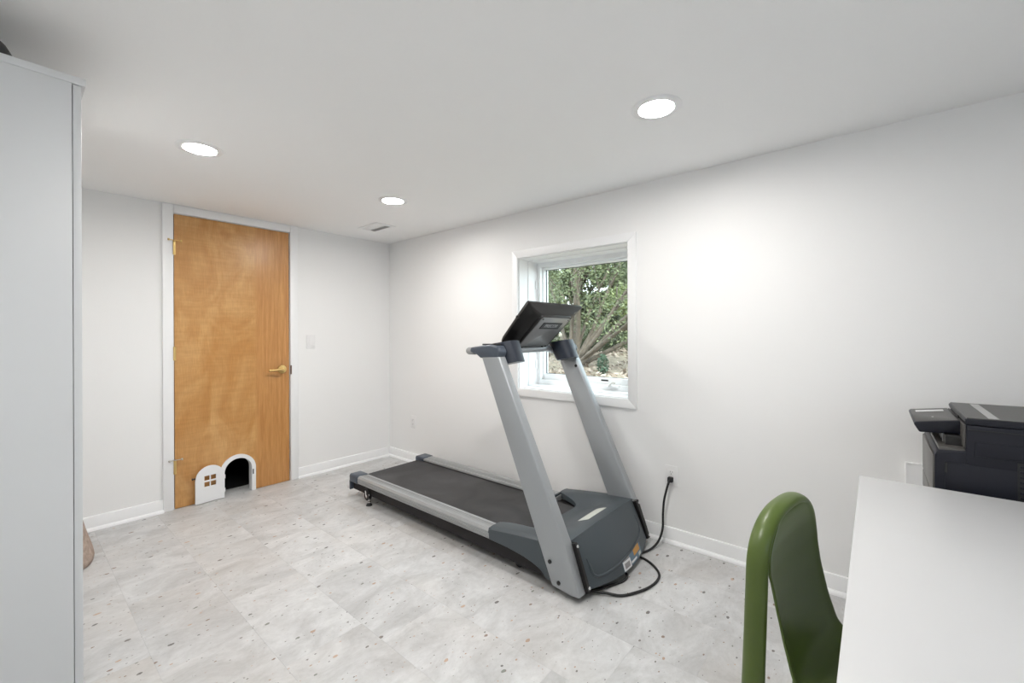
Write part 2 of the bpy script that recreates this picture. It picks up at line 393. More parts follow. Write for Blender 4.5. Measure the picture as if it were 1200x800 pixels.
# ------------------------------------------------------------------ door
c_ = .058
def board(name, a, b, parent=None, m='trim', bev=.004):
    bm = nb(); box(bm, a, b, bev, 2); return struct(name, bm, M[m], parent, auto=35)
tr = sroot('trim_1', (DX0, YD, 0))
board('casing_board', (DX0 - .01 - c_, YD - .018, .0005), (DX0 - .006, YD, H - .001), tr)
board('casing_board', (DX1 + .006, YD - .018, .0005), (DX1 + .01 + c_, YD, H - .001), tr)
board('casing_board', (DX0 - .006, YD - .018, DZ + .005), (DX1 + .006, YD, H - .001), tr)
board('jamb', (DX0 - .02, YD, .0005), (DX0 - .004, YD + .12, DZ + .015), tr, bev=0)
board('jamb', (DX1 + .004, YD, .0005), (DX1 + .02, YD + .12, DZ + .015), tr, bev=0)
board('jamb', (DX0 - .004, YD, DZ + .003), (DX1 + .004, YD + .12, DZ + .015), tr, bev=0)
d1 = sroot('door_1', (DX0, YD, 0))
# leaf with an arched cut-out (outline walks around the arch); door plane slightly proud of the jamb
PCX, PR, PZS = 1.155, .0975, .185
yl0, yl1 = YD - .004, YD + .034
arch = [(PCX - PR, .003)] + [(PCX - PR * math.cos(t), PZS + PR * math.sin(t)) for t in [k * math.pi / 20 for k in range(21)]] + [(PCX + PR, .003)]
outl = [(DX0, .003)] + arch + [(DX1 - .002, .003), (DX1 - .002, DZ), (DX0, DZ)]
bm = nb(); rowA, rowB = [], []
for k in range(21):           # fan of quads between the arch and the outer rectangle
    t = k * math.pi / 20; ax, az = PCX - PR * math.cos(t), PZS + PR * math.sin(t)
    u = k / 20; rowA.append((ax, az))
    if u <= .25: rowB.append((DX0, PZS + (DZ - PZS) * u / .25))
    elif u <= .75: rowB.append((DX0 + (DX1 - .002 - DX0) * (u - .25) / .5, DZ))
    else: rowB.append((DX1 - .002, DZ - (DZ - PZS) * (u - .75) / .25))
rowA = [(PCX - PR, .003)] + rowA + [(PCX + PR, .003)]; rowB = [(DX0, .003)] + rowB + [(DX1 - .002, .003)]
solid_grid(bm, [[(x, yl0, z) for x, z in rowA], [(x, yl0, z) for x, z in rowB]], [[(x, yl1, z) for x, z in rowA], [(x, yl1, z) for x, z in rowB]])
struct('door_leaf', bm, M['door'], d1)
# lever handle
lx, lz = 1.478, .936
hb = nb(); lathe(hb, [(.0, 0), (.035, 0), (.035, -.004), (.032, -.009), (.012, -.012), (.011, -.045), (.0, -.045)][1:6], (lx, yl0, lz), 28, 'Y')
hd = struct('door_handle', hb, M['brass'], d1, auto=40, label='satin brass rose of the lever handle')
hb = nb(); tube(hb, smoothpath([(lx, yl0 - .040, lz), (lx - .02, yl0 - .048, lz), (lx - .06, yl0 - .049, lz - .001), (lx - .115, yl0 - .047, lz - .002)]), [.0095] * 24 + [.008], 14)
struct('lever', hb, M['brass'], hd, smooth=True)
struct('strike_plate', (lambda b: (box(b, (DX1 + .003, YD - .0195, lz - .045), (DX1 + .014, YD - .0175, lz + .03), .0005, 1), b)[1])(nb()), M['dkbrass'], d1)
for k, z in enumerate((1.83, 1.09, .295)):
    hb = nb(); cyl(hb, (DX0 - .004, YD - .020, z - .045), (DX0 - .004, YD - .020, z + .045), .0065, n=14)
    cyl(hb, (DX0 - .004, YD - .020, z + .045), (DX0 - .004, YD - .020, z + .052), .0085, .004, n=14)
    for q in (-.015, .015): cyl(hb, (DX0 - .004, YD - .020, z + q - .0008), (DX0 - .004, YD - .020, z + q + .0008), .0069, n=14)
    box(hb, (DX0 - .004, YD - .0195, z - .045), (DX0 + .006, YD - .0045, z + .045))
    hg = struct('hinge', hb, M['brass'], d1, auto=40)
    if k != 1:
        sb = nb(); zz = z + .052
        box(sb, (DX0 - .012, YD - .034, zz), (DX0 + .004, YD - .014, zz + .004))
        cyl(sb, (DX0 - .006, YD - .024, zz + .002), (DX0 - .034, YD - .036, zz + .002), .003, n=10)
        cyl(sb, (DX0 - .034, YD - .036, zz + .002), (DX0 - .040, YD - .0385, zz + .002), .007, n=14)
        cyl(sb, (DX0 - .002, YD - .028, zz + .002), (DX0 + .032, YD - .028, zz + .002), .003, n=10)
        cyl(sb, (DX0 + .032, YD - .028, zz + .002), (DX0 + .040, YD - .028, zz + .002), .008, n=14)
        struct('door_stop', sb, M['brass'] if k == 0 else M['nickel'], hg, auto=40)
# pet door frame: an arched ring lining the cut-out
def ring_prism(bm, cx, ro, ri, zs, y0, y1, n=24, z0=.001):
    def arc(r): return [(cx - r, z0)] + [(cx - r * math.cos(t), zs + r * math.sin(t)) for t in [k * math.pi / n for k in range(n + 1)]] + [(cx + r, z0)]
    A, B = arc(ro), arc(ri); rows = []
    for y, P in ((y0, A), (y1, A), (y1, B), (y0, B)): rows.append([bm.verts.new((p[0], y, p[1])) for p in P])
    for i in range(4):
        r0, r1 = rows[i], rows[(i + 1) % 4]
        for k in range(len(A) - 1): bm.faces.new((r0[k], r0[k + 1], r1[k + 1], r1[k]))
    bm.faces.new([r[0] for r in rows]); bm.faces.new([r[-1] for r in rows][::-1])
bm = nb(); ring_prism(bm, PCX, .121, .0925, .182, yl0 - .014, yl0 - .0005); ring_prism(bm, PCX, .0972, .0925, .182, yl0 - .0005, yl1 + .012)
pf = struct('pet_door_frame', bm, M['petwhite'], d1, auto=35, label='white arched frame of the pet opening')
struct('magnet', (lambda b: (box(b, (PCX + .098, yl0 - .0155, .130), (PCX + .106, yl0 - .0138, .168), .0005, 1), b)[1])(nb()), M['dark'], pf)
# opened arched flap: disc-topped board with four small panes cut through
def flap():
    bm = nb(); hw = .0925; zs = .175; z0 = .006
    holes = [(a, c) for a in (-.0375, .0035) for c in (.118, .163)]; hs, hv = .034, .034
    xs = sorted({-hw, hw, *[v for a, c in holes for v in (a, a + hs)]}); zs_ = sorted({z0, zs, *[v for a, c in holes for v in (c, c + hv)]})
    # flat cells up to the widest window row, then the arch as a strip fan around
    nx = 24; xx = sorted(set([round(-hw + 2 * hw * k / nx, 5) for k in range(nx + 1)] + [round(v, 5) for v in xs]))
    zrows = sorted(set(zs_ + [.215]))
    def top(x): return zs + math.sqrt(max(0, hw * hw - x * x))
    lev = [z0, .118, .152, .163, .197]
    for i in range(len(xx) - 1):
        xa, xb = xx[i], xx[i + 1]; xm = (xa + xb) / 2
        ta, tb = top(xa), top(xb)
        zz = [z for z in lev if z < min(ta, tb) - .001]
        segs = list(zip(zz, zz[1:])) + [(zz[-1], None)]
        for za, zb in segs:
            if zb is not None and any(a < xm < a + hs and c < (za + zb) / 2 < c + hv for a, c in holes): continue
            P = [(xa, za), (xb, za), (xb, zb if zb else tb), (xa, zb if zb else ta)]
            if zb is None and abs(P[3][1] - za) < 1e-5: P = P[:3]
            f = bm.faces.new([bm.verts.new((p[0], 0, p[1])) for p in P])
    bmesh.ops.remove_doubles(bm, verts=bm.verts[:], dist=1e-5)
    r = bmesh.ops.extrude_face_region(bm, geom=bm.faces[:])
    bmesh.ops.translate(bm, verts=[v for v in r['geom'] if isinstance(v, bmesh.types.BMVert)], vec=(0, -.008, 0))
    return bm
bm = flap(); hx = PCX - .094
mt = Matrix.Translation((hx, yl0 - .017, 0)) @ Matrix.Rotation(math.radians(5), 4, 'Z') @ Matrix.Translation((-.096, 0, 0))
bmesh.ops.transform(bm, matrix=mt, verts=bm.verts[:])
pfl = struct('pet_door_flap', bm, M['petwhite'], d1, label='white arched pet flap with four small square openings, folded open')
kb = nb(); cyl(kb, (hx - .186, yl0 - .030, .190), (hx - .200, yl0 - .030, .190), .006, n=12); cyl(kb, (hx - .200, yl0 - .030, .190), (hx - .205, yl0 - .030, .190), .008, n=12)
struct('knob', kb, M['dark'], pfl)
for z in (.06, .16):
    kb = nb(); cyl(kb, (hx - .001, yl0 - .020, z - .014), (hx - .001, yl0 - .020, z + .014), .005, n=10); struct('flap_hinge', kb, M['petwhite'], pfl)

# ------------------------------------------------------------------ window
w1 = sroot('window_1', (XW, (WY0 + WY1) / 2, WZ0))
def mit(name, seg, w_, y0, y1, z0, z1, xa, xb, m='trim', bev=.003, parent=w1):
    """mitred frame of four members; outer rectangle grows by w_"""
    O = [(y0 - w_, z0 - w_), (y1 + w_, z0 - w_), (y1 + w_, z1 + w_), (y0 - w_, z1 + w_)]; I = [(y0, z0), (y1, z0), (y1, z1), (y0, z1)]
    for k in range(4):
        j = (k + 1) % 4; bm = nb(); prism(bm, [O[k], O[j], I[j], I[k]], 0, xa, xb, bev, 2)
        struct(name, bm, M[m], parent, auto=35)
mit('casing_board', 4, .056, WY0, WY1, WZ0, WZ1, XW - .016, XW)
# lining: two steps of depth
def lining(name, i, xa, xb, m):
    bm = nb(); e = .012
    box(bm, (xa, WY0, WZ0), (xb, WY0 + i, WZ1)); box(bm, (xa, WY1 - i, WZ0), (xb, WY1, WZ1))
    box(bm, (xa, WY0 + i, WZ0), (xb, WY1 - i, WZ0 + i)); box(bm, (xa, WY0 + i, WZ1 - i), (xb, WY1 - i, WZ1))
    return struct(name, bm, M[m], w1)
lining('window_lining', .006, XW, XW + .105, 'trim')
lining('window_jamb', .012, XW + .105, XW + .215, 'trim')
fy0, fy1, fz0, fz1 = WY0 + .04, WY1 - .04, WZ0 + .05, WZ1 - .045
XG = XW + .30
bm = nb()
for a, b in (((WY0, WZ0), (fy0, WZ1)), ((fy1, WZ0), (WY1, WZ1)), ((fy0, WZ0), (fy1, fz0)), ((fy0, fz1), (fy1, WZ1))):
    box(bm, (XW + .215, a[0], a[1]), (XW + T - .01, b[0], b[1]), .002, 1)
struct('window_frame', bm, M['vinyl'], w1, auto=35)
sw, sb_ = .012, .032
gy0, gy1, gz0, gz1 = fy0 + sw, fy1 - sw + .004, fz0 + sb_ + .01, fz1 - sw - .006
bm = nb()
for a, b in (((fy0, fz0), (gy0, fz1)), ((gy1, fz0), (fy1, fz1)), ((gy0, fz0), (gy1, gz0)), ((gy0, gz1), (gy1, fz1))):
    box(bm, (XW + .25, a[0], a[1]), (XW + .315, b[0], b[1]), .003, 2)
sash = struct('sash', bm, M['vinyl'], w1, auto=35)
bm = nb()
for a, b in (((gy0, gz0), (gy0 + .004, gz1)), ((gy1 - .004, gz0), (gy1, gz1)), ((gy0, gz0), (gy1, gz0 + .003)), ((gy0, gz1 - .004), (gy1, gz1))):
    box(bm, (XG - .012, a[0], a[1]), (XG - .004, b[0], b[1]))
struct('gasket', bm, mat('gasket_grey', (.10, .11, .12), .6), sash)
bm = nb(); box(bm, (XG, gy0, gz0), (XG + .004, gy1, gz1)); struct('pane', bm, M['glass'], sash)
# crank operator, sash lock, maker's tag
cx_, cy_, cz_ = XW + .213, 1.405, WZ0 + .042
bm = nb(); box(bm, (cx_ - .022, cy_ - .055, cz_ - .010), (cx_ + .001, cy_ + .055, cz_ + .008), .004, 2)
ck = struct('crank_operator', bm, M['vinyl'], w1, auto=40)
bm = nb(); tube(bm, smoothpath([(cx_ - .020, cy_ + .01, cz_ + .002), (cx_ - .040, cy_ - .005, cz_ + .012), (cx_ - .045, cy_ - .03, cz_ + .030), (cx_ - .050, cy_ - .052, cz_ + .028)]), .0055, 10)
struct('crank_handle', bm, M['nickel'], ck, smooth=True)
bm = nb(); box(bm, (XW + .2485, 1.45, gz0 - .022), (XW + .2502, 1.505, gz0 - .012)); struct('tag', bm, M['dark'], sash)
for z in (fz0 + .12, fz1 - .14):
    bm = nb(); box(bm, (XW + .19, WY1 - .02, z - .035), (XW + .214, WY1 - .012, z + .035), .003, 1); struct('sash_lock', bm, M['vinyl'], w1, auto=40)

# ------------------------------------------------------------------ ceiling lights and vent
def lamp(x, y, label):
    r = root('recessed_light', (x, y, H), label, 'ceiling light', 'recessed ceiling lights')
    bm = nb(); n = 48
    prof = [(.066, -.002), (.070, -.007), (.094, -.005), (.099, -.0005), (.066, -.0003)]
    rows = [[bm.verts.new((x + q * math.cos(2 * math.pi * k / n), y + q * math.sin(2 * math.pi * k / n), H + h)) for k in range(n)] for q, h in prof]
    for i in range(len(rows)):
        a, b = rows[i], rows[(i + 1) % len(rows)]
        for k in range(n): bm.faces.new((a[k], a[(k + 1) % n], b[(k + 1) % n], b[k]))
    bm_obj('trim_ring', bm, M['trim'], r, auto=40)
    bm = nb(); lathe(bm, [(.066, -.0005), (.066, -.0015), (.05, -.0018), (.02, -.002)], (x, y, H), 48)
    bm_obj('lens', bm, M['lens'], r, auto=40, label='glowing warm white lens')
    return r
lamp(.619, 2.53, 'round recessed ceiling light nearest the wooden door, left of the other two')
lamp(1.717, 2.52, 'smallest looking recessed ceiling light, beside the ceiling vent')
lamp(1.712, .678, 'large looking recessed ceiling light in front of the window wall')
lamp(.619, .678, 'added recessed ceiling light above the camera, unseen, filling the near room')  # added out of view on the lamp grid to brighten near ceiling and cabinet
vx0, vx1, vy0, vy1 = 1.955, 2.142, 3.105, 3.40
v = root('ceiling_vent', ((vx0 + vx1) / 2, (vy0 + vy1) / 2, H), 'white metal air vent in ceiling near the far corner', 'vent')
bm = nb(); e = .028
for a, b in (((vx0, vy0), (vx0 + e, vy1)), ((vx1 - e, vy0), (vx1, vy1)), ((vx0 + e, vy0), (vx1 - e, vy0 + e)), ((vx0 + e, vy1 - e), (vx1 - e, vy1))):
    box(bm, (a[0], a[1], H - .006), (b[0], b[1], H - .0003), .0015, 1)
bm_obj('vent_frame', bm, M['trim'], v, auto=40)
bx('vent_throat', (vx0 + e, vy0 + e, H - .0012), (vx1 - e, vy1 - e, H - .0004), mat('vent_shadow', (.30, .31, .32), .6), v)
n = 11
for k in range(n):
    x = vx0 + e + .008 + (vx1 - vx0 - 2 * e - .016) * k / (n - 1); s = 1 if k < n / 2 else -1
    mt = Matrix.Translation((x, (vy0 + vy1) / 2, H - .0058)) @ Matrix.Rotation(s * math.radians(38), 4, 'Y')
    bx('louvre', (-.0055, -(vy1 - vy0) / 2 + e, -.0005), (.0055, (vy1 - vy0) / 2 - e, .0005), M['trim'], v, mtx=mt)

# ------------------------------------------------------------------ switch and outlets
def wallplate(name, c, axis, label, cat, kind):
    r = root(name, c, label, cat, 'wall outlets' if cat == 'outlet' else None); x, y, z = c
    if axis == 'Y':   # on the door wall
        f = lambda u, d, h: (x + u, y - d, z + h)
    else: f = lambda u, d, h: (x - d, y - u, z + h)
    def B(nm, u0, u1, d0, d1, h0, h1, m, bev=.001, p=r, lab=None):
        bm = nb(); box(bm, f(u0, d0, h0), f(u1, d1, h1), bev, 2); return bm_obj(nm, bm, m, p, auto=40, label=lab)
    B('cover_plate', -.037, .037, .0005, .006, -.0585, .0585, M['plate'], .002)
    if kind == 'rocker':
        B('rocker', -.0165, .0165, .006, .0085, -.033, .033, M['plate'])
    else:
        for s in (-1, 1):
            q = B('socket', -.0165, .0165, .006, .0075, s * .0195 - .0145, s * .0195 + .0145, M['plate'])
            if kind == 'outlet_near' and s == -1: continue
            for u in (-.0065, .0065): B('slot', u - .001, u + .001, .0074, .0078, s * .0195 - .001, s * .0195 + .007, M['dark'], 0, q)
            B('ground_hole', -.0022, .0022, .0074, .0078, s * .0195 - .010, s * .0195 - .006, M['dark'], 0, q)
    return r
wallplate('light_switch', (1.717, YD, 1.158), 'Y', 'white rocker light switch on the wall right of the wooden door', 'light switch', 'rocker')
wallplate('wall_outlet', (XW, 3.37, .387), 'X', 'white empty wall outlet near the far corner beyond the treadmill deck', 'outlet', 'outlet')
wallplate('wall_outlet', (XW, .912, .39), 'X', 'white wall outlet with a black plug in its lower socket', 'outlet', 'outlet_near')
# low access panel behind the printer
r = root('access_panel', (XW, -.30, .44), 'low white panel on the window wall, left of the printer behind the desk', 'panel')
bx('panel_board', (XW - .012, -.492, .238), (XW - .0006, -.102, .657), M['trim'], r)
bm = nb()
for a, b in (((-.498, .232), (-.492, .663)), ((-.102, .232), (-.096, .663)), ((-.492, .232), (-.102, .238)), ((-.492, .657), (-.102, .663))):
    box(bm, (XW - .0135, a[0], a[1]), (XW - .0006, b[0], b[1]), .001, 1)
bm_obj('panel_frame', bm, M['trim'], r, auto=40)
# ------------------------------------------------------------------ treadmill
TX0, TX1 = 1.665, 2.432
tm = root('treadmill', (2.05, 1.95, 0), 'grey and black treadmill with slanted silver uprights standing under the window', 'treadmill')
RZ0, RZ1 = .125, .178
# side frame and deck
bm = nb()
for x0, x1 in ((1.690, 1.735), (2.300, 2.345)):
    prism(bm, [(3.00, .062), (1.075, .040), (1.12, .15), (3.00, RZ0 + .002)], 0, x0, x1, .004, 1)
for y in (1.35, 1.9, 2.4, 2.93): box(bm, (1.735, y - .03, .06), (2.30, y + .03, .11), .004, 1)
bm_obj('deck_frame', bm, M['frame'], tm, auto=40)
bx('deck_board', (1.735, 1.42, .125), (2.30, 2.93, .150), M['frame'], tm, bev=.003)
bm = nb()
prof = [(1.30, .156), (2.94, .156), (2.985, .150), (3.008, .128), (3.005, .095), (2.975, .078), (2.93, .085), (2.93, .120), (1.30, .120)]
prism(bm, prof, 0, 1.765, 2.262)
bm_obj('walking_belt', bm, M['belt'], tm, auto=35)
bm = nb(); cyl(bm, (1.745, 2.957, .117), (2.285, 2.957, .117), .033, n=24); bm_obj('rear_roller', bm, M['frame'], tm, auto=40)
for x0, x1, o in ((TX0, 1.757, 1), (2.270, 2.375, -1)):
    bm = nb()
    if o == 1: pr = [(x0 + .006, RZ0), (x0, RZ0 + .015), (x0 + .003, RZ0 + .017), (x0, RZ0 + .019), (x0, RZ0 + .027), (x0 + .004, RZ0 + .0295), (x0 + .001, RZ0 + .032), (x0 + .002, RZ1 - .012), (x0 + .012, RZ1 - .001), (x0 + .024, RZ1), (x1 - .003, RZ1 - .004), (x1, RZ1 - .010), (x1, RZ1 - .02), (x0 + .03, RZ0)]
    else: pr = [(x1 - .006, RZ0), (x1, RZ0 + .015), (x1 - .003, RZ0 + .017), (x1, RZ0 + .019), (x1, RZ0 + .027), (x1 - .004, RZ0 + .0295), (x1 - .001, RZ0 + .032), (x1 - .002, RZ1 - .012), (x1 - .012, RZ1 - .001), (x1 - .024, RZ1), (x0 + .003, RZ1 - .004), (x0, RZ1 - .010), (x0, RZ1 - .02), (x1 - .03, RZ0)]
    A = [bm.verts.new((p[0], 1.56, p[1])) for p in pr]; B = [bm.verts.new((p[0], 2.905, p[1])) for p in pr]
    bm.faces.new(A); bm.faces.new(B[::-1])
    for i in range(len(pr)): bm.faces.new((A[i], B[i], B[(i + 1) % len(pr)], A[(i + 1) % len(pr)]))
    q = bm_obj('side_rail', bm, M['rail'], tm, auto=30)
    bm = nb()       # fine grooves of the foot grip on top
    for k in range(3):
        gx = x0 + .036 + k * .013 if o == 1 else x0 + .024 + k * .016
        box(bm, (gx, 1.60, RZ1 - .003), (gx + .002, 2.90, RZ1 + .0004))
    bm_obj('grip_ridge', bm, M['rail'], q)
    # corner caps
    bm = nb(); vs = box(bm, (x0 - .004, 2.900, RZ0 - .006), (x1 + .004 if o == 1 else x1 + .004, 3.018, RZ1 + .004), .016, 4)
    if o == 1: box(bm, (x0 - .003, 3.000, .062), (x0 + .03, 3.017, RZ0 + .01), .006, 2)
    else: box(bm, (x1 - .03, 3.000, .062), (x1 + .003, 3.017, RZ0 + .01), .006, 2)
    bm_obj('end_cap', bm, M['cap'], tm, auto=40)
# rear wheel and levelling feet
for x, s in ((1.684, 1), (2.352, -1)):
    bm = nb(); box(bm, (x - .004, 2.785, .045), (x + .004, 2.825, .115), .002, 1); cyl(bm, (x - .001 - .012 * s, 2.79, .060), (x + .011 * s, 2.79, .060), .030, n=28)
    fo = bm_obj('rear_wheel', bm, M['rubber'], tm, auto=40)
    bm = nb(); cyl(bm, (x - .010 * s, 2.79, .060), (x - .015 * s, 2.79, .060), .011, n=18); cyl(bm, (x - .010 * s, 2.800, .066), (x - .015 * s, 2.800, .100), .005, n=10); bm_obj('wheel_hub', bm, M['chrome'], fo, auto=40)
    bm = nb(); cyl(bm, (x - .008 * s, 2.765, .012), (x - .008 * s, 2.765, .08), .004, n=12); cyl(bm, (x - .008 * s, 2.765, .0215), (x - .008 * s, 2.765, .028), .011, n=6)
    f2 = bm_obj('levelling_foot', bm, M['chrome'], tm, auto=40)
    bm = nb(); cyl(bm, (x - .008 * s, 2.765, .0005), (x - .008 * s, 2.765, .012), .022, .017, n=20); bm_obj('foot_pad', bm, M['rubber'], f2, auto=40)
for x in (1.748, 2.290):
    bm = nb(); cyl(bm, (x - .014, 1.43, .0255), (x + .014, 1.43, .0255), .025, n=24); box(bm, (x - .018, 1.415, .03), (x - .014, 1.445, .09)); bm_obj('transport_wheel', bm, M['rubber'], tm, auto=40)
# motor hood
HC, HW = 2.048, .3835
def sx(x): return (x - HC) / HW
def rear_y(s): return 1.40 + .180 * sstep(.52, .80, abs(s))
def ridge(s): c = 1 - s * s; return 1.098 - .015 * c, .243 + .022 * c
def hood_z(x, y):
    s = sx(x); ry, rz = ridge(s); t = min(1, max(0, (y - ry) / (1.58 - ry)))
    wing = rz - (rz - .190) * t ** 1.35
    mid = rz - (rz - .166) * sstep(.0, .62, t)
    k = sstep(.45, .82, abs(s)); z = mid * (1 - k) + wing * k
    e = max(0, abs(s) - .93) / .07; return z - .012 * e * e
def hood_surface():
    NX, NT = 49, 16; P = []
    for j in range(NT):
        row = []
        for i in range(NX):
            s = -1 + 2 * i / (NX - 1); ry, _ = ridge(s); y = rear_y(s) + (ry - rear_y(s)) * j / (NT - 1)
            x = HC + s * HW; row.append(Vector((x, y, hood_z(x, y))))
        P.append(row)
    P.insert(0, [Vector((p.x, p.y + .002, max(.160, p.z - .010))) for p in P[0]]); P.insert(0, [Vector((p.x, p.y + .002, .1585)) for p in P[0]])
    return P, NX
P, NX = hood_surface()
bm = nb()
Q = [[p - Vector((0, 0, .010)) if k > 1 else p - Vector((0, .008, .004 * k)) for p in r_] for k, r_ in enumerate(P)]
solid_grid(bm, P, Q)
hood = bm_obj('motor_hood', bm, M['hood'], tm, auto=45)
def front_pt(s, t, off=0):
    """front panel, between the uprights: s -1..1, t 0 (ridge) .. 1 (lower edge)"""
    c = 1 - s * s; x = HC + s * .322; y0, z0 = ridge(sx(x)); y1 = 1.006 - .055 * c; z1 = .048 - .018 * c
    y = y0 + (y1 - y0) * t - (.018 * c ** .5 + .002) * math.sin(math.pi * t) - off; z = z0 + (z1 - z0) * t - (.004 * (1 - t))
    return Vector((x, y, z))
bm = nb()
A = [[front_pt(-1 + 2 * i / 30, j / 16) for i in range(31)] for j in range(17)]
B = [[p + Vector((0, .012, 0)) for p in r_] for r_ in A]; solid_grid(bm, A, B)
fp = bm_obj('hood_front', bm, M['hood'], tm, auto=45)
bm = nb()
path = [front_pt(-.885 + .004 * k, .42 + .05 * k, .0005) for k in range(7)] + [front_pt(-.845, .765, .0005), front_pt(-.79, .80, .0005), front_pt(-.70, .812, .0005)]
path += [front_pt(-.6 + .1 * k, .81 - .012 * k, .0005) for k in range(13)] + [front_pt(.72, .62, .0005), front_pt(.79, .54, .0005), front_pt(.81, .42, .0005), front_pt(.81, .30, .0005)]
tube(bm, path, [.003] * 3 + [.0062] * (len(path) - 6) + [.003] * 3, 8); bm_obj('moulded_rib', bm, M['hood'], fp, smooth=True)
def patch(name, s0, s1, t0, t1, m, off, parent, label=None, fn=front_pt):
    bm = nb(); A = [[fn(s0 + (s1 - s0) * i / 8, t0 + (t1 - t0) * j / 4, off) for i in range(9)] for j in range(5)]
    Bq = [[fn(s0 + (s1 - s0) * i / 8, t0 + (t1 - t0) * j / 4, off - .0012) for i in range(9)] for j in range(5)]
    solid_grid(bm, A, Bq); return bm_obj(name, bm, m, parent, label=label)
stk = patch('warning_sticker', -.20, .52, .74, .965, M['sblue'], .0016, fp, 'small blue-grey sticker with an orange and a white field')
patch('sticker_field', -.19, .05, .80, .975, M['white'], .0022, stk, 'white field')
patch('sticker_field', .20, .46, .725, .85, M['orange'], .0022, stk, 'orange field')
patch('sticker_field', -.19, .04, .745, .79, M['sgrey'], .0022, stk, 'pale grey strip')
patch('sticker_field', .07, .28, .90, .94, M['white'], .0022, stk, 'narrow white strip')
patch('sticker_field', .38, .48, .89, .955, M['label'], .0022, stk, 'pale small mark')
patch('sticker_field', -.15, .01, .84, .94, M['sgrey'], .0027, stk, 'grey lines on the white field')
# hood side skirts (wings)
for xa, xb in ((TX0 - .001, TX0 + .009), (2.421, 2.431)):
    bm = nb(); top = [(1.578 - .012 * k, hood_z(xa + .002, 1.578 - .012 * k) - .002) for k in range(0, 40)]
    top = [p for p in top if p[1] > 0]
    bot = [(1.105, .05), (1.206, .050), (1.222, .070), (1.244, .086), (1.29, .101), (1.347, .113), (1.45, .123), (1.578, .127)]
    prism(bm, [(1.583, .180)] + top + bot, 0, xa, xb, .002, 1); bmesh.ops.triangulate(bm, faces=[f for f in bm.faces if len(f.verts) > 4])
    bm_obj('hood_skirt', bm, M['hood'], tm, auto=40)
# closing the rear ends of the wings
for xa, xb in ((TX0 + .002, 1.762), (2.262, 2.428)):
    bx('hood_tip', (xa, 1.568, .158), (xb, 1.583, .187), M['hood'], tm, bev=.003)
# pale label on top of the hood
def top_pt(u, v_, off): x = 1.952 + .205 * u; y = 1.142 + .064 * v_; return Vector((x, y, hood_z(x, y) + off))
bm = nb()
def rounded(u, v_):   # squeezes the corners of the label
    k = .025 * (abs(2 * v_ - 1) ** 4); return k + (1 - 2 * k) * u, v_
A = [[top_pt(*rounded(i / 12, j / 8), .0016) for i in range(13)] for j in range(9)]; Bq = [[p - Vector((0, 0, .0012)) for p in r_] for r_ in A]
solid_grid(bm, A, Bq); bm_obj('hood_label', bm, M['label'], hood, label='pale rounded instruction label')
# belly pan
bx('belly_pan', (1.72, 1.05, .040), (2.37, 1.40, .055), M['frame'], tm, bev=.004)
# uprights
prU = [(1.168, .034), (1.625, 1.098), (1.500, 1.104), (1.086, .235), (1.014, .030), (1.06, .024)]
for xa, xb, o in ((1.660, 1.716, 1), (2.378, 2.434, -1)):
    bm = nb(); prism(bm, prU, 0, xa, xb, .008, 3)
    up = bm_obj('upright', bm, M['upright'], tm, auto=40)
    if o == 1: bolts = [((1.660, 1.178, .145), (-1, 0, 0)), ((1.660, 1.128, .062), (-1, 0, 0))]
    else: bolts = [((2.378, 1.475, 1.015), (-1, 0, 0))]
    for b_, d in bolts:
        bm = nb(); cyl(bm, b_, Vector(b_) + Vector(d) * .004, .0095, n=16); bm_obj('bolt', bm, M['black'], up, auto=40)
    # black bolting strip at the foot of the front edge
    xi, xo = (1.708, 1.727) if o == 1 else (2.375, 2.405)
    mt = None
    bm = nb(); prism(bm, [(1.096, .236), (1.024, .036), (.996, .046), (1.068, .246)], 0, xi, xo, .002, 1)
    st = bm_obj('bolting_strip', bm, M['black'], up, auto=40)
    for (yy, zz) in ((1.067, .229), (1.005, .058)):
        bm = nb(); cyl(bm, ((xi + xo) / 2, yy - .001, zz), ((xi + xo) / 2, yy - .008, zz + .003), .007, n=14); bm_obj('screw', bm, M['chrome'], st, auto=40)
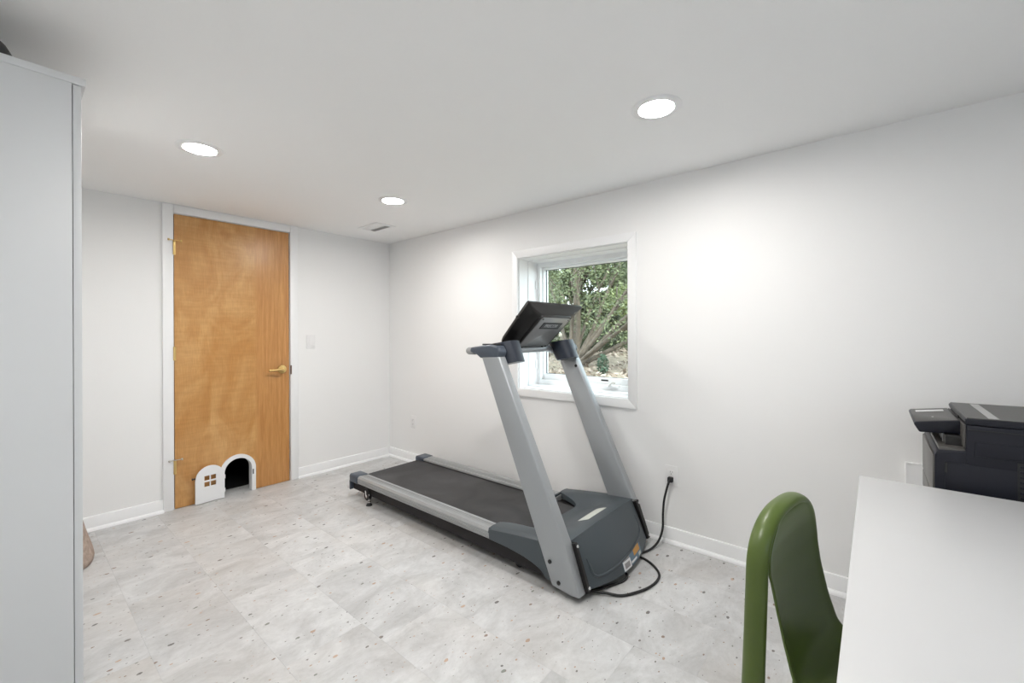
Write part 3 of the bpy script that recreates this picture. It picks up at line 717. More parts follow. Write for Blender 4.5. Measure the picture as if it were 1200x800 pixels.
# heads of the uprights, grips, cups
for x, o in ((1.688, 1), (2.406, -1)):
    xa, xb = (x - .031, x + .031) if o == 1 else (x - .031, x + .022)
    bm = nb(); prism(bm, [(1.634, 1.090), (1.500, 1.096), (1.488, 1.128), (1.505, 1.158), (1.560, 1.166), (1.710, 1.148), (1.716, 1.122), (1.668, 1.112)], 0, xa, xb, .012, 3)
    hd_ = bm_obj('upright_head', bm, M['cap'], tm, auto=45)
    bm = nb(); tube(bm, [(x, 1.70, 1.128), (x, 1.745, 1.127), (x, 1.757, 1.127), (x, 1.764, 1.127)], [.021, .021, .016, .008], 18); bm_obj('grip_end', bm, M['rail'], tm, auto=50)
    bm = nb(); box(bm, (x - .018, 1.52, 1.160), (x + .018, 1.63, 1.169), .003, 1, Matrix.Translation((0, 0, 0))); bm_obj('grip_pad', bm, M['black'], hd_, auto=40)
    # drink cup: tilted D-shaped shell on the inner side
    cxm = x + (.099 if o == 1 else -.062); n = 36; rows = []
    for lev in range(5):
        t = lev / 4; rr = .074 * (.86 + .14 * t); z = 1.060 + .112 * t; yc = 1.515 + .055 * t
        rows.append((rr, yc, z))
    bm = nb(); rings = []
    def ring(rr, yc, z, inn):
        R = []
        for k in range(n):
            a = 2 * math.pi * k / n; cx2 = math.cos(a); sy = math.sin(a)
            ex = (rr * 1.06 - inn) * (1 if cx2 * o > 0 else .95); ey = (rr * 1.02 - inn)
            px = math.copysign(abs(cx2) ** .8, cx2) * ex; py = math.copysign(abs(sy) ** .8, sy) * ey
            R.append(bm.verts.new((cxm + px, yc + py, z + (.014 * (-sy) if not inn or z > 1.1 else 0))))
        return R
    for rr, yc, z in rows: rings.append(ring(rr, yc, z, 0))
    for rr, yc, z in rows[::-1][:-1]: rings.append(ring(rr, yc, z, .006))
    for i in range(len(rings) - 1):
        for k in range(n): bm.faces.new((rings[i][k], rings[i][(k + 1) % n], rings[i + 1][(k + 1) % n], rings[i + 1][k]))
    bm.faces.new(rings[0][::-1]); bm.faces.new(rings[-1])
    bm_obj('cup_holder', bm, M['navy'], tm, auto=45)
# cross bar that carries the console
bm = nb(); tube(bm, smoothpath([(1.72, 1.60, 1.10), (1.86, 1.60, 1.124), (1.95, 1.585, 1.126), (2.15, 1.585, 1.126), (2.24, 1.60, 1.124), (2.36, 1.60, 1.10)]), .017, 16)
bm_obj('cross_bar', bm, M['upright'], tm, smooth=True)
# console: frame e1 = X, e2 up the slope, n towards the floor and the lens
E1 = Vector((1, 0, 0)); E2 = Vector((0, -.735, .678)).normalized(); EN = Vector((0, -.678, -.735)).normalized()
K0 = Vector((2.058, 1.515, 1.268))
def kp(u, v_, d): return K0 + E1 * u + E2 * v_ + EN * d
def outline(wt, wb, h, r, v0=0, nn=6):
    """rounded trapezoid: half widths at top and bottom"""
    cs = [(wb - r[0], -h + r[0], -90, r[0]), (wt - r[1], h - r[1], 0, r[1]), (-wt + r[1], h - r[1], 90, r[1]), (-wb + r[0], -h + r[0], 180, r[0])]; out = []
    for cx, cy, a0, rr in cs:
        for k in range(nn + 1):
            a = math.radians(a0 + 90 * k / nn); out.append((cx + rr * math.cos(a), cy + rr * math.sin(a) + v0))
    return out
def loft(bm, layers):
    rs = []
    for pts, d in layers: rs.append([bm.verts.new(kp(u, v_, d)) for u, v_ in pts])
    for a, b in zip(rs, rs[1:]):
        for k in range(len(a)): bm.faces.new((a[k], a[(k + 1) % len(a)], b[(k + 1) % len(b)], b[k]))
    bm.faces.new(rs[0][::-1]); bm.faces.new(rs[-1])
bm = nb()
loft(bm, [(outline(.258, .222, .160, (.05, .012)), -.030), (outline(.270, .235, .168, (.055, .014)), -.018), (outline(.272, .236, .170, (.055, .014)), -.008),
          (outline(.262, .226, .163, (.05, .014)), .000), (outline(.214, .205, .150, (.03, .02), -.010), .014), (outline(.188, .184, .146, (.02, .03), -.014), .030), (outline(.152, .152, .140, (.012, .02), -.016), .034), (outline(.149, .149, .137, (.012, .02), -.016), .044)])
con = bm_obj('console', bm, M['black'], tm, auto=40)
bm = nb(); loft(bm, [(outline(.140, .140, .130, (.008, .010), -.016), .043), (outline(.140, .140, .130, (.008, .010), -.016), .0465), (outline(.138, .138, .128, (.008, .010), -.016), .0475)])
cpl = bm_obj('console_back_plate', bm, M['conplate'], con, auto=40, label='grey back plate with four screws and a dark logo badge')
for u in (-.126, .126):
    for v_ in (-.130, .100):
        bm = nb(); cyl(bm, kp(u, v_, .046), kp(u, v_, .0495), .0052, n=14); bm_obj('screw', bm, M['black'], cpl)
bm = nb(); loft(bm, [([(-.094, -.027 + .052), (.094, -.027 + .052), (.094, .023 + .052), (-.094, .023 + .052)], .0470), ([(-.094, .025), (.094, .025), (.094, .075), (-.094, .075)], .0490)])
bm_obj('logo_badge', bm, M['frame'], cpl)
bm = nb(); loft(bm, [(outline(.088, .088, .019, (.006, .006), .05, 3), .0485), (outline(.088, .088, .019, (.006, .006), .05, 3), .0497)])
bm_obj('logo_field', bm, M['sgrey'] if False else mat('badge_grey', (.055, .058, .062), .4), cpl)
def text(name, body, size, mtx, m, parent, depth=.0006):
    cu = bpy.data.curves.new(name, 'FONT'); cu.body = body; cu.size = size; cu.extrude = depth; cu.align_x = 'CENTER'; cu.align_y = 'CENTER'; cu.offset = size * .012
    to = bpy.data.objects.new('tmp', cu); C.objects.link(to); dg = bpy.context.evaluated_depsgraph_get()
    me = bpy.data.meshes.new_from_object(to.evaluated_get(dg)); bpy.data.objects.remove(to)
    b = Vector(parent['_base']); me.transform(Matrix.Translation(-b) @ mtx)
    return link(name, me, m, parent)
# letters read from the front of the machine: right = +X seen from -Y side
R = Matrix((E1, E2, EN)).transposed().to_4x4()
R = Matrix.Translation(kp(0, .050, .0502)) @ R
if R.to_3x3().determinant() < 0: R = R @ Matrix.Scale(-1, 4, (0, 0, 1))
text('logo_lettering', 'PRECOR', .034, R, mat('badge_letter', (.42, .43, .44), .4), cpl)
bm = nb(); cyl(bm, kp(-.262, .06, -.006), kp(-.276, .06, -.006), .008, n=14); bm_obj('side_knob', bm, M['black'], con, auto=40)
bx('console_display', (0, 0, 0), (1, 1, 1), mat('display_glass', (.01, .012, .014), .1), con, mtx=Matrix.Translation(kp(-.17, -.02, -.0312)) @ Matrix((E1 * .34, E2 * .13, EN * .003)).transposed().to_4x4())
for s in (-1, 1):
    bm = nb(); tube(bm, [(HC + s * .10, 1.585, 1.126), kp(s * .10 - .01, -.12, .01), kp(s * .10 - .01, -.06, .01)], .014, 12)
    bm_obj('console_bracket', bm, M['frame'], tm, smooth=True)

# ------------------------------------------------------------------ power cord
pc = root('power_cord', (2.25, .9, 0), 'black power cord looping on the floor from the treadmill to the wall outlet', 'cord')
z = .0065
pts = [(2.482, .914, .366), (2.470, .916, .352), (2.466, .925, .315), (2.462, .938, .25), (2.452, .940, .18), (2.440, .938, .10), (2.41, .948, .04), (2.36, .965, z + .004), (2.29, .985, z), (2.20, 1.03, z), (2.10, 1.07, z), (2.06, 1.045, z),
       (2.045, 1.00, z), (2.015, .955, z), (1.955, .950, z), (1.87, .985, z), (1.79, 1.025, z), (1.75, 1.055, z), (1.735, 1.075, z + .009), (1.745, 1.06, z + .014), (1.80, .965, z + .008), (1.84, .905, z), (1.90, .865, z), (1.98, .832, z), (2.06, .822, z), (2.125, .835, z), (2.175, .875, z), (2.21, .925, z), (2.22, .975, z + .003), (2.19, 1.03, z + .012), (2.15, 1.10, .05)]
bm = nb(); tube(bm, smoothpath(pts, 7), .0062, 10); bm_obj('cord', bm, M['rubber'], pc, smooth=True)
bm = nb(); box(bm, (XW - .0345, .898, .357), (XW - .008, .927, .386), .005, 2); cyl(bm, (XW - .031, .9135, .368), (XW - .044, .915, .358), .008, .006, n=12); bm_obj('plug', bm, M['rubber'], pc, auto=40)

# ------------------------------------------------------------------ desk
dk = root('desk', (1.15, -.30, 0), 'white rectangular desk top at the lower right, in front of the printer', 'desk')
bx('desk_top', (.44, -.68, .715), (1.858, .0425, .74), M['desk'], dk, bev=.0015)
for x in (.475, 1.825):
    for y in (.008, -.645): bx('leg', (x - .022, y - .022, .0005), (x + .022, y + .022, .715), M['cab'], dk, bev=.003)
bm = nb(); box(bm, (.50, -.63, .655), (1.80, -.612, .714)); box(bm, (.465, -.62, .655), (.483, -.015, .714)); box(bm, (1.817, -.62, .655), (1.835, -.015, .714)); bm_obj('apron', bm, M['cab'], dk)

# ------------------------------------------------------------------ printer stand and printer
sd = root('printer_stand', (2.12, -.43, 0), 'low white cabinet behind the desk carrying the black printer', 'cabinet')
bx('body', (1.912, -.68, .03), (2.335, -.172, .602), M['cab'], sd, bev=.002)
bx('top', (1.905, -.69, .602), (2.34, -.165, .62), M['cab'], sd, bev=.002)
bx('plinth', (1.93, -.66, .0005), (2.32, -.19, .03), M['cab'], sd)
for z0, z1 in ((.035, .31), (.315, .598)):
    q = bx('drawer', (1.916, -.172, z0), (2.331, -.156, z1), M['cab'], sd, bev=.002)
    bm = nb(); cyl(bm, (2.12, -.156, (z0 + z1) / 2), (2.12, -.138, (z0 + z1) / 2), .010, n=14); bm_obj('knob', bm, M['nickel'], q, auto=40)
pr = root('printer', (2.12, -.42, .62), 'black multifunction printer with tilted control panel at the right edge', 'printer')
PX0, PX1 = 1.930, 2.318
z0 = .6215
# lower body (paper drawer block in front, main block behind)
bm = nb(); prism(bm, [(-.147, z0), (-.143, z0 + .06), (-.143, z0 + .208), (-.150, z0 + .224), (-.235, z0 + .232), (-.235, z0 + .24), (-.64, z0 + .24), (-.64, z0)], 0, PX0, PX1, .006, 2)
bm_obj('body', bm, M['prn'], pr, auto=40)
bm = nb(); prism(bm, [(-.2215, z0 + .150), (-.212, z0 + .215), (-.214, z0 + .311), (-.64, z0 + .311), (-.64, z0 + .150)], 0, PX0 - .002, PX1 + .002, .004, 2)
bm_obj('scanner_block', bm, M['prn'], pr, auto=40)
bx('front_cover', (PX0 + .004, -.147, z0 + .004), (PX1 - .004, -.1385, z0 + .068), M['prnfront'], pr, bev=.003, label='warm grey front edge')
bx('tray_front', (PX0 + .004, -.1465, z0 + .072), (PX1 - .004, -.1385, z0 + .206), M['prnfront'], pr, bev=.003)
bx('side_door', (PX0 - .0025, -.600, z0 + .020), (PX0 + .002, -.166, z0 + .188), M['prn'], pr, bev=.002)
bx('side_handle', (PX0 - .004, -.172, z0 + .155), (PX0, -.166, z0 + .185), M['dark'], pr)
bx('side_panel', (PX0 - .0045, -.62, z0 + .218), (PX0, -.232, z0 + .262), M['prn'], pr, bev=.002)
bx('side_groove', (PX0 - .0035, -.62, z0 + .296), (PX0, -.217, z0 + .2985), M['dark'], pr)
q = bx('vent_recess', (PX0 - .0030, -.47, z0 + .085), (PX0 + .001, -.318, z0 + .212), M['dark'], pr)
for k in range(8): bx('vent_slat', (PX0 - .0062, -.466, z0 + .092 + k * .0152), (PX0 - .0030, -.322, z0 + .098 + k * .0152), M['prn'], q)
# lid
bm = nb(); prism(bm, [(-.214, z0 + .312), (-.210, z0 + .328), (-.216, z0 + .3325), (-.64, z0 + .337), (-.64, z0 + .312)], 0, PX0 - .002, PX1 + .002, .003, 2)
lid = bm_obj('scanner_lid', bm, M['prn'], pr, auto=40)
bm = nb(); prism(bm, [(-.2105, z0 + .322), (-.2155, z0 + .3337), (-.64, z0 + .3382), (-.64, z0 + .3365), (-.216, z0 + .331)], 0, PX0 - .0015, PX1 + .0015); bm_obj('lid_cover', bm, M['prntop'], lid, auto=40)
bm = nb(); prism(bm, [(-.285, z0 + .3340), (-.263, z0 + .3338), (-.263, z0 + .3350), (-.285, z0 + .3352)], 0, PX0 + .012, PX1 - .02); bm_obj('lid_stripe', bm, M['prnsilver'], lid, label='silver strip')
bx('latch_hole', (2.06, -.2112, z0 + .300), (2.11, -.2090, z0 + .322), M['dark'], lid)
bx('display_bezel', (PX0 + .002, -.2135, z0 + .240), (PX1 - .002, -.2085, z0 + .311), M['prnfront'], pr, bev=.001)
# tilted control panel
bm = nb(); prism(bm, [(-.112, z0 + .262), (-.210, z0 + .268), (-.214, z0 + .310), (-.205, z0 + .3115), (-.100, z0 + .2965), (-.098, z0 + .288)], 0, 2.00, PX1 - .01, .004, 2)
cpn = bm_obj('control_panel', bm, M['prn'], pr, auto=40)
bm = nb(); prism(bm, [(-.103, z0 + .2958), (-.205, z0 + .3108), (-.2049, z0 + .3128), (-.1035, z0 + .2980)], 0, 2.003, PX1 - .013, .0008, 1); cp2 = bm_obj('panel_face', bm, M['prntop'], cpn, auto=40)
def pface(y0, y1, x0, x1, m, nm, lab=None):
    f = lambda y: z0 + .2980 + (-.1035 - y) / .1014 * .0148
    bm = nb(); prism(bm, [(y0, f(y0) - .0003), (y1, f(y1) - .0003), (y1, f(y1) + .0006), (y0, f(y0) + .0006)], 0, x0, x1); bm_obj(nm, bm, m, cp2, label=lab)
pface(-.115, -.190, 2.225, 2.262, M['white'], 'display', 'pale display strip')
pface(-.148, -.153, 2.085, 2.092, M['white'], 'button')
# slot under the panel: output tray
bx('output_tray', (PX0 + .004, -.2135, z0 + .2225), (PX1 - .004, -.153, z0 + .2345), M['prnfront'], pr, bev=.003, label='warm grey paper output tray')
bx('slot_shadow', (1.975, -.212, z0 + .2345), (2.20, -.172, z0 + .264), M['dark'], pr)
for x in (2.03, 2.13): bx('paper_guide', (x, -.1722, z0 + .2345), (x + .004, -.1690, z0 + .262), M['prnsilver'], pr)
bm = nb(); prism(bm, [(-.150, z0 + .225), (-.148, z0 + .252), (-.160, z0 + .260), (-.213, z0 + .262), (-.213, z0 + .225)], 0, 2.20, PX1 - .004, .003, 1)
bm_obj('memory_slot_block', bm, M['prnfront'], pr, auto=40)
bx('card_slot', (2.215, -.1504, z0 + .240), (2.29, -.1470, z0 + .247), M['dark'], pr)

# ------------------------------------------------------------------ chair
ch = root('chair', (1.33, .03, 0), 'glossy green moulded plastic chair with rounded back, pushed towards the white desk', 'chair')
CT = Matrix.Translation((1.330, .184, 0)) @ Matrix.Rotation(math.radians(-10), 4, 'Z')   # local: +x to the far side, -y is the front
def cl(x, y, z): return CT @ Vector((x, y, z))
HWD = .182
def back_path():
    """centre line of the inverted U of the rear frame: list of (x, y, z)"""
    out = []; 
    for k in range(9):
        t = k / 8; z = .64 * t; out.append((-HWD - .012 * (1 - t) ** 1.3, .022 - .020 * t, z))
    for k in range(1, 24):
        a = math.pi * k / 24; c_, s_ = math.cos(a), math.sin(a)
        out.append((-HWD * math.copysign(abs(c_) ** .80, c_), .002, .64 + .134 * s_ ** .85))
    for k in range(9):
        t = 1 - k / 8; out.append((HWD + .012 * (1 - t) ** 1.3, .022 - .020 * t, .64 * t))
    return out
bp_ = back_path()
bm = nb(); rings = []
for i, p in enumerate(bp_):
    a = bp_[max(i - 1, 0)]; b = bp_[min(i + 1, len(bp_) - 1)]
    t = Vector((b[0] - a[0], 0, b[2] - a[2])).normalized(); nr = Vector((-t.z, 0, t.x))   # outward normal
    if nr.dot(Vector((p[0], 0, p[2] - .45))) < 0: nr = -nr
    hd2 = .0275 - .003 * min(1, p[2] / .75)          # half depth front-back
    low = 1 - min(1, p[2] / .60)
    ring = []
    for (d, y) in [(.010, -.70), (.013, -.35), (.0145, 0), (.013, .35), (.010, .70), (.003, .96), (-.006, 1.0), (-.008, .80), (-.004, .0), (-.008, -.80), (-.006, -1.0), (.003, -.96)]:
        ring.append(bm.verts.new(cl(*(Vector(p) + nr * d * (1 + .25 * low) + Vector((0, y * hd2, 0))))))
    rings.append(ring)
m_ = len(rings[0])
for a, b in zip(rings, rings[1:]):
    for k in range(m_): bm.faces.new((a[k], a[(k + 1) % m_], b[(k + 1) % m_], b[k]))
bm.faces.new(rings[0]); bm.faces.new(rings[-1][::-1])
o = bm_obj('back_frame', bm, M['green'], ch, smooth=True)
md = o.modifiers.new('sub', 'SUBSURF'); md.levels = 1; md.render_levels = 2
# shell: back panel flowing into the seat
def shell_row(t):
    """t 0 top .. 1 front edge of the seat: returns (y, z, halfwidth, sag)"""
    key = [(0, -.010, .767, .0), (.03, -.018, .760, 0), (.06, -.021, .748, 0), (.12, -.022, .722, 0), (.20, -.022, .69, 0), (.27, -.025, .645, .172), (.36, -.035, .58, .166), (.46, -.052, .50, .166), (.54, -.072, .43, .172), (.60, -.098, .400, .180), (.68, -.15, .392, .192), (.82, -.29, .410, .200), (.93, -.39, .412, .196), (1, -.425, .392, .186)]
    for a, b in zip(key, key[1:]):
        if t <= b[0]:
            u = (t - a[0]) / (b[0] - a[0]); y, z, hw = [a[i] + (b[i] - a[i]) * u for i in (1, 2, 3)]
            if z > .645: q_ = min(1, ((z - .64) / .134) ** (1 / .85)); hw = max(.004, HWD * (1 - q_ * q_) ** .40 - .006)
            return y, z, hw
    return key[-1][1:]
NT, NU = 60, 25; A = []; Bq = []
for j in range(NT + 1):
    t = j / NT; y, z, hw = shell_row(t); t2 = min(1, t + .01); t1 = max(0, t - .01); ya, za, _ = shell_row(t1); yb, zb, _ = shell_row(t2)
    tg = Vector((0, yb - ya, zb - za)).normalized(); nr = Vector((0, tg.z, -tg.y))      # points to the back / underside
    if nr.y < 0 and abs(nr.y) > abs(nr.z): nr = -nr
    if abs(nr.z) > abs(nr.y) and nr.z > 0: nr = -nr
    ra, rb = [], []
    for i in range(NU):
        s = -1 + 2 * i / (NU - 1); dish = .014 * (1 - s * s) * sstep(0, .25, t)
        lip = .003 * sstep(.86, 1, abs(s))
        p = Vector((s * hw, y, z)) + nr * (dish - lip)
        ra.append(cl(*p)); rb.append(cl(*(p + nr * .007)))
    A.append(ra); Bq.append(rb)
bm = nb(); solid_grid(bm, A, Bq); o = bm_obj('seat_shell', bm, M['green'], ch, smooth=True)
md = o.modifiers.new('sub', 'SUBSURF'); md.levels = 0; md.render_levels = 1
for s in (-1, 1):
    bm = nb(); tube(bm, [cl(s * .185, -.385, .400), cl(s * .195, -.40, .28), cl(s * .205, -.41, .12), cl(s * .210, -.415, .001)], [.020, .021, .019, .017], 14); bm_obj('front_leg', bm, M['green'], ch, auto=60)
    bm = nb(); a = [cl(s * .190, -.15, .388), cl(s * .190, .015, .330), cl(s * .192, .020, .290), cl(s * .198, -.20, .345), cl(s * .196, -.39, .355), cl(s * .196, -.40, .400)]
    b = [p + CT.to_3x3() @ Vector((-s * .012, 0, 0)) for p in a]; va = [bm.verts.new(p) for p in a]; vb = [bm.verts.new(p) for p in b]
    bm.faces.new(va); bm.faces.new(vb[::-1])
    for k in range(6): bm.faces.new((va[k], vb[k], vb[(k + 1) % 6], va[(k + 1) % 6]))
    bm_obj('side_rail', bm, M['green'], ch)

# ------------------------------------------------------------------ tall cabinet on the left, things by it
CY, CD, CTOP = 1.80, .1275, 1.9845
cb = root('cabinet', (-.10, 2.2, 0), 'tall white cabinet at the left edge of the picture, seen from its side', 'cabinet')
bx('side_panel', (-.35, CY, .0005), (CD, CY + .018, CTOP - .022), M['cab'], cb, bev=.0008)
bx('side_panel', (-.35, CY + .782, .0005), (CD, CY + .80, CTOP - .022), M['cab'], cb, bev=.0008)
bx('back_panel', (-.35, CY + .018, .05), (-.345, CY + .782, CTOP - .022), M['cab'], cb)
bx('bottom', (-.345, CY + .018, .05), (CD - .002, CY + .782, .068), M['cab'], cb)
bx('plinth', (CD - .03, CY + .018, .0005), (CD - .012, CY + .782, .05), M['cab'], cb)
bx('top', (-.352, CY - .002, CTOP - .022), (.1565, CY + .802, CTOP), M['cab'], cb, bev=.0015)
for k in range(4): bx('shelf', (-.345, CY + .018, .45 + .38 * k), (CD - .01, CY + .782, .468 + .38 * k), M['cab'], cb)
for y0, y1, ky in ((CY + .0005, CY + .3985, CY + .37), (CY + .4015, CY + .7995, CY + .43)):
    q = bx('door', (CD + .0015, y0, .055), (CD + .0195, y1, CTOP - .0245), M['cab'], cb, bev=.0012)
    bm = nb(); cyl(bm, (CD + .0195, ky, 1.0), (CD + .034, ky, 1.0), .004, n=12); cyl(bm, (CD + .034, ky, 1.0), (CD + .042, ky, 1.0), .010, n=16); bm_obj('knob', bm, M['nickel'], q, auto=40)
# dark rounded thing on top of the cabinet
bm = nb(); lathe(bm, [(.085, .001), (.105, .006), (.115, .025), (.114, .045), (.102, .068), (.072, .088), (.035, .097), (.008, .099)], (-.095, 1.935, CTOP), 40)
o = bm_obj('bowl', bm, M['dkobj'], None, auto=50); o['label'] = 'dark rounded object on top of the tall white cabinet, upper left corner'; o['category'] = 'bowl'
# beige plush pet bed
bm = nb(); n = 40
prof = [(.16, .001), (.183, .006), (.185, .03), (.178, .07), (.166, .12), (.152, .18), (.140, .24), (.126, .285), (.108, .295), (.098, .28), (.11, .20), (.12, .08), (.11, .05), (.01, .045)]
lathe(bm, prof, (.125, 3.27, 0), n)
rng = random.Random(3)
for v_ in bm.verts:
    a = math.atan2(v_.co.y - 3.27, v_.co.x - .125); k = 1 + .012 * math.sin(5 * a + v_.co.z * 20) + .006 * math.sin(11 * a + 1)
    v_.co.x = .125 + (v_.co.x - .125) * k; v_.co.y = 3.27 + (v_.co.y - 3.27) * k
o = bm_obj('pet_bed', bm, M['plush'], None, smooth=True); o['label'] = 'beige plush pet bed on the floor, mostly hidden behind the tall white cabinet'; o['category'] = 'pet bed'

# ------------------------------------------------------------------ garden beyond the window
GZ = .62
nr_ = np.random.default_rng(5)
def ground_h(x, y): return GZ + .035 * max(0, x - 5.0) + .05 * math.sin(x * 1.3 + y * .8) * sstep(3, 5, x)
bm = nb(); xs = np.linspace(XW + T + .0, 24, 50); ys = np.linspace(-6, 22, 50)
grid(bm, [[(x, y, ground_h(x, y)) for y in ys] for x in xs]); r_ = bmesh.ops.extrude_face_region(bm, geom=bm.faces[:])
bmesh.ops.translate(bm, verts=[v for v in r_['geom'] if isinstance(v, bmesh.types.BMVert)], vec=(0, 0, -.7))
gr = bm_obj('ground', bm, M['litter'], None, smooth=False); gr['kind'] = 'structure'
bm = nb(); box(bm, (XW + T, YB - .1, -.12), (XW + T + .02, YD + 1.3, .615)); struct('wall_foundation', bm, M['concrete'])
def leaves(name, cen, rad, n, size, m, parent=None, shell=.35, flat=1.0, seed=0):
    """n small folded leaves scattered through ellipsoids (cen, rad lists)"""
    r = np.random.default_rng(seed); k = len(cen); idx = r.integers(0, k, n)
    d = r.normal(size=(n, 3)); d /= np.linalg.norm(d, axis=1)[:, None]
    rr = (shell + (1 - shell) * r.random(n) ** .5)[:, None]
    c = np.array(cen)[idx] + d * rr * np.array(rad)[idx]
    a = r.normal(size=(n, 3)); a[:, 2] *= .6; a /= np.linalg.norm(a, axis=1)[:, None]
    b = np.cross(a, r.normal(size=(n, 3))); b /= np.linalg.norm(b, axis=1)[:, None]
    s = size * (.6 + .8 * r.random(n))[:, None]; wd = s * .42
    V = np.empty((n, 4, 3)); V[:, 0] = c - a * s; V[:, 1] = c + b * wd; V[:, 2] = c + a * s; V[:, 3] = c - b * wd
    base = Vector(parent['_base']) if parent is not None else Vector((0, 0, 0))
    V = V.reshape(-1, 3) - np.array(base)
    me = bpy.data.meshes.new(name); me.vertices.add(4 * n); me.vertices.foreach_set('co', V.ravel())
    me.loops.add(4 * n); me.loops.foreach_set('vertex_index', np.arange(4 * n)); me.polygons.add(n)
    me.polygons.foreach_set('loop_start', np.arange(0, 4 * n, 4)); me.update()
    o = link(name, me, m, parent); o['kind'] = 'stuff'; return o
lo = leaves('fallen_leaves', [(x, y, ground_h(x, y) + .02) for x in np.linspace(3.4, 12, 24) for y in np.linspace(.5, 11, 24)], [(.4, .4, .03)] * 576, 9000, .045, M['lleaf'], seed=1)
lo['label'] = 'pale dry leaves lying on the ground outside the window'; lo['category'] = 'leaves'
def limb(p, d, L, r, bend, seed, n=9, up=.0):
    rg = random.Random(seed); p = Vector(p); d = Vector(d).normalized(); pts = [p.copy()]
    for k in range(n):
        d = (d + Vector((rg.uniform(-1, 1), rg.uniform(-1, 1), rg.uniform(-.6, .6) + up)) * bend).normalized(); p = p + d * L / n; pts.append(p.copy())
    rad = [r * (1 - .78 * k / n) for k in range(n + 1)]; return pts, rad
def tree(name, base, label, lm, nstem, seed, lean, L, r0, ncl, nleaf, lsz, group=None, crown=None, spread=.5, twigs=4):
    t = root(name, base, label, 'tree', group); rg = random.Random(seed); cen, rad = [], []
    for s in range(nstem):
        a = rg.uniform(-1, 1); bl = Vector(lean[s % len(lean)]) + Vector((rg.uniform(-.15, .15), rg.uniform(-.15, .15), 0))
        bm = nb(); pts, rd = limb(Vector(base) + Vector((rg.uniform(-.08, .08), rg.uniform(-.12, .12), -.03)), bl, L * rg.uniform(.8, 1.15), r0 * rg.uniform(.7, 1.1), .16, seed * 31 + s, 10)
        tube(bm, smoothpath(pts, 3), [rd[min(len(rd) - 1, k // 3)] + (rd[min(len(rd) - 1, k // 3 + 1)] - rd[min(len(rd) - 1, k // 3)]) * (k % 3) / 3 for k in range(31)], 8)
        for q in range(twigs):
            i = rg.randint(3, 9); dd = (pts[i] - pts[i - 1]).normalized() + Vector((rg.uniform(-1, 1), rg.uniform(-1, 1), rg.uniform(-.3, .9))) * .8
            p2, r2 = limb(pts[i], dd, L * rg.uniform(.25, .5), rd[i] * .6, .25, seed * 77 + s * 9 + q, 6); tube(bm, p2, r2, 6)
            cen.append(tuple(p2[-1])); rad.append((.42, .42, .3)); cen.append(tuple(p2[-3])); rad.append((.3, .3, .22))
        bm_obj('trunk' if nstem == 1 else 'branch', bm, M['bark'], t, smooth=True)
        cen.append(tuple(pts[-1])); rad.append((.5, .5, .35))
    if crown:
        for _ in range(ncl):
            c0, c1 = crown; cen.append(tuple(rg.uniform(c0[k], c1[k]) for k in range(3))); q = rg.uniform(.25, .5); rad.append((q, q, q * .7))
    leaves('foliage', cen, rad, nleaf, lsz, lm, t, seed=seed)
    return t
# the spreading many-stemmed tree in the middle of the view
fan = [(.15, -.95, 1.15), (.1, -.55, 1.3), (-.1, -1.15, .75), (.3, .15, 1.5), (-.2, -.8, .95), (.2, -1.3, .55), (.2, .55, 1.2), (0, -.2, 1.6), (.4, -.75, 1.5)]
tree('spreading_tree', (6.6, 4.15, ground_h(6.6, 4.15)), 'many-stemmed tree with bare branches fanning up outside the window', M['leaf2'], 11, 4, fan, 3.6, .044, 34, 38000, .026, crown=((5.5, 1.8, 1.35), (7.4, 5.8, 3.6)), twigs=5)
tree('upright_tree', (7.6, 5.0, ground_h(7.6, 5.0)), 'straight grey trunk behind the fan of branches outside the window', M['leaf2'], 1, 8, [(0, -.03, 1)], 4.6, .075, 22, 14000, .035, crown=((6.8, 3.6, 1.9), (8.6, 7.2, 4.4)), twigs=8)
tree('upright_tree', (9.2, 7.3, ground_h(9.2, 7.3)), 'thin tree at the left of the window view', M['leaf2'], 1, 12, [(.05, .05, 1)], 4.6, .06, 22, 12000, .035, crown=((8.4, 5.9, 1.9), (10.2, 8.6, 4.6)), twigs=8)
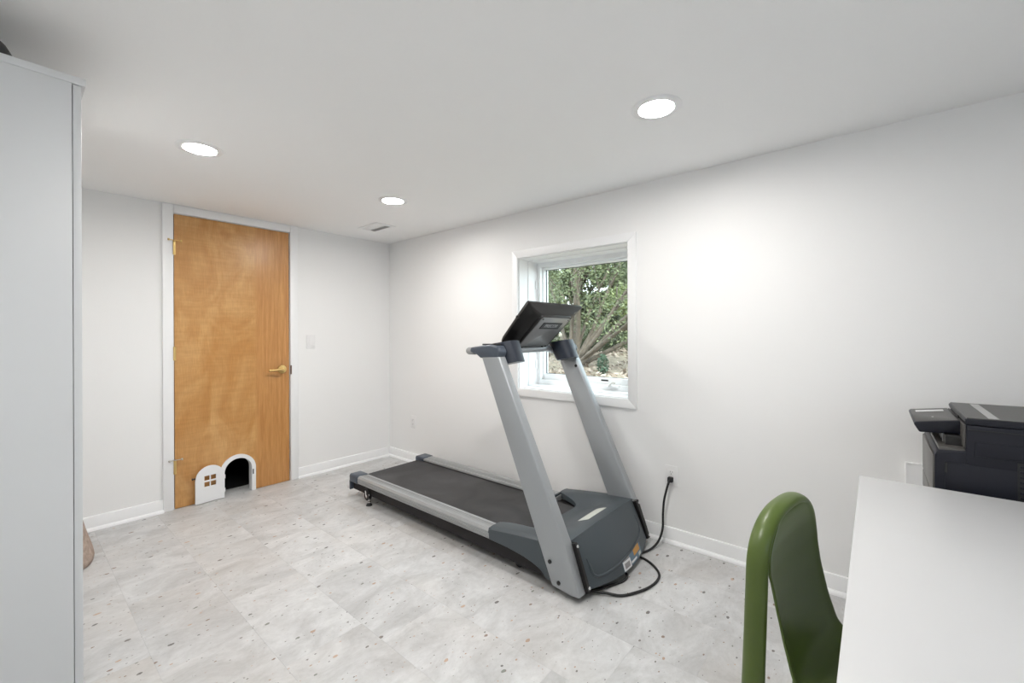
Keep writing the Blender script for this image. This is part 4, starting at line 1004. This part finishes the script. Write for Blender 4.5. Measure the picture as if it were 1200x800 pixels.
bgs = [(12.0, 5.4, 'broad dark evergreen at the right of the window view, behind the branches', 'leaf1', 21), (13.0, 8.3, 'tall green tree in the middle distance outside the window', 'leaf2', 22),
       (12.6, 11.0, 'tall green tree at the left edge of the window view', 'leaf1', 23), (16.5, 7.2, 'farthest pale green tree outside the window', 'leaf3', 24), (17, 11.5, 'distant leafy tree behind the left tree outside the window', 'leaf2', 25)]
for x, y, lb, lm, sd_ in bgs:
    tree('evergreen_tree', (x, y, ground_h(x, y)), lb, M[lm], 1, sd_, [(0, 0, 1)], 5.5, .13, 80, 26000, .085, 'trees beyond the window', crown=((x - 1.3, y - 1.7, 1.2), (x + 1.3, y + 1.7, 6.2)), twigs=7)
def bush(name, c, R_, n, size, lm, label, seed):
    t = root(name, c, label, 'bush', 'shrubs outside the window'); bm = nb(); rg = random.Random(seed)
    for k in range(7):
        p, r_ = limb(c, (rg.uniform(-.5, .5), rg.uniform(-.5, .5), 1), R_[2] * 1.3, .012, .2, seed + k, 6); tube(bm, p, r_, 6)
    bm_obj('stem', bm, M['bark'], t, smooth=True)
    leaves('foliage', [(c[0], c[1], c[2] + R_[2] * .8)], [R_], n, size, M[lm], t, seed=seed)
bush('shrub', (5.6, 3.02, ground_h(5.6, 3.02)), (.085, .085, .17), 500, .022, 'leaf4', 'small dark blue-green shrub on the ground at lower right of the window view', 41)
bush('shrub', (9.0, 4.35, ground_h(9.0, 4.35) + .9), (.42, .42, .36), 1100, .05, 'leaf3', 'bright yellow-green clump of leaves behind the branches', 42)  # clump with a brighter leaf colour
bush('shrub', (8.0, 6.2, ground_h(8.0, 6.2)), (.6, .8, .35), 2200, .035, 'leaf2', 'low green shrub at the lower left of the window view', 43)

bush('shrub', (9.6, 5.35, ground_h(9.6, 5.35)), (.6, .75, .42), 3600, .036, 'leaf1', 'dark olive undergrowth right behind the foot of the fanning tree', 44)
bush('shrub', (9.4, 3.95, ground_h(9.4, 3.95)), (.5, .62, .36), 2800, .036, 'leaf2', 'olive undergrowth at the right edge of the window view', 45)

# ------------------------------------------------------------------ done
for o in bpy.data.objects:
    if '_base' in o: del o['_base']
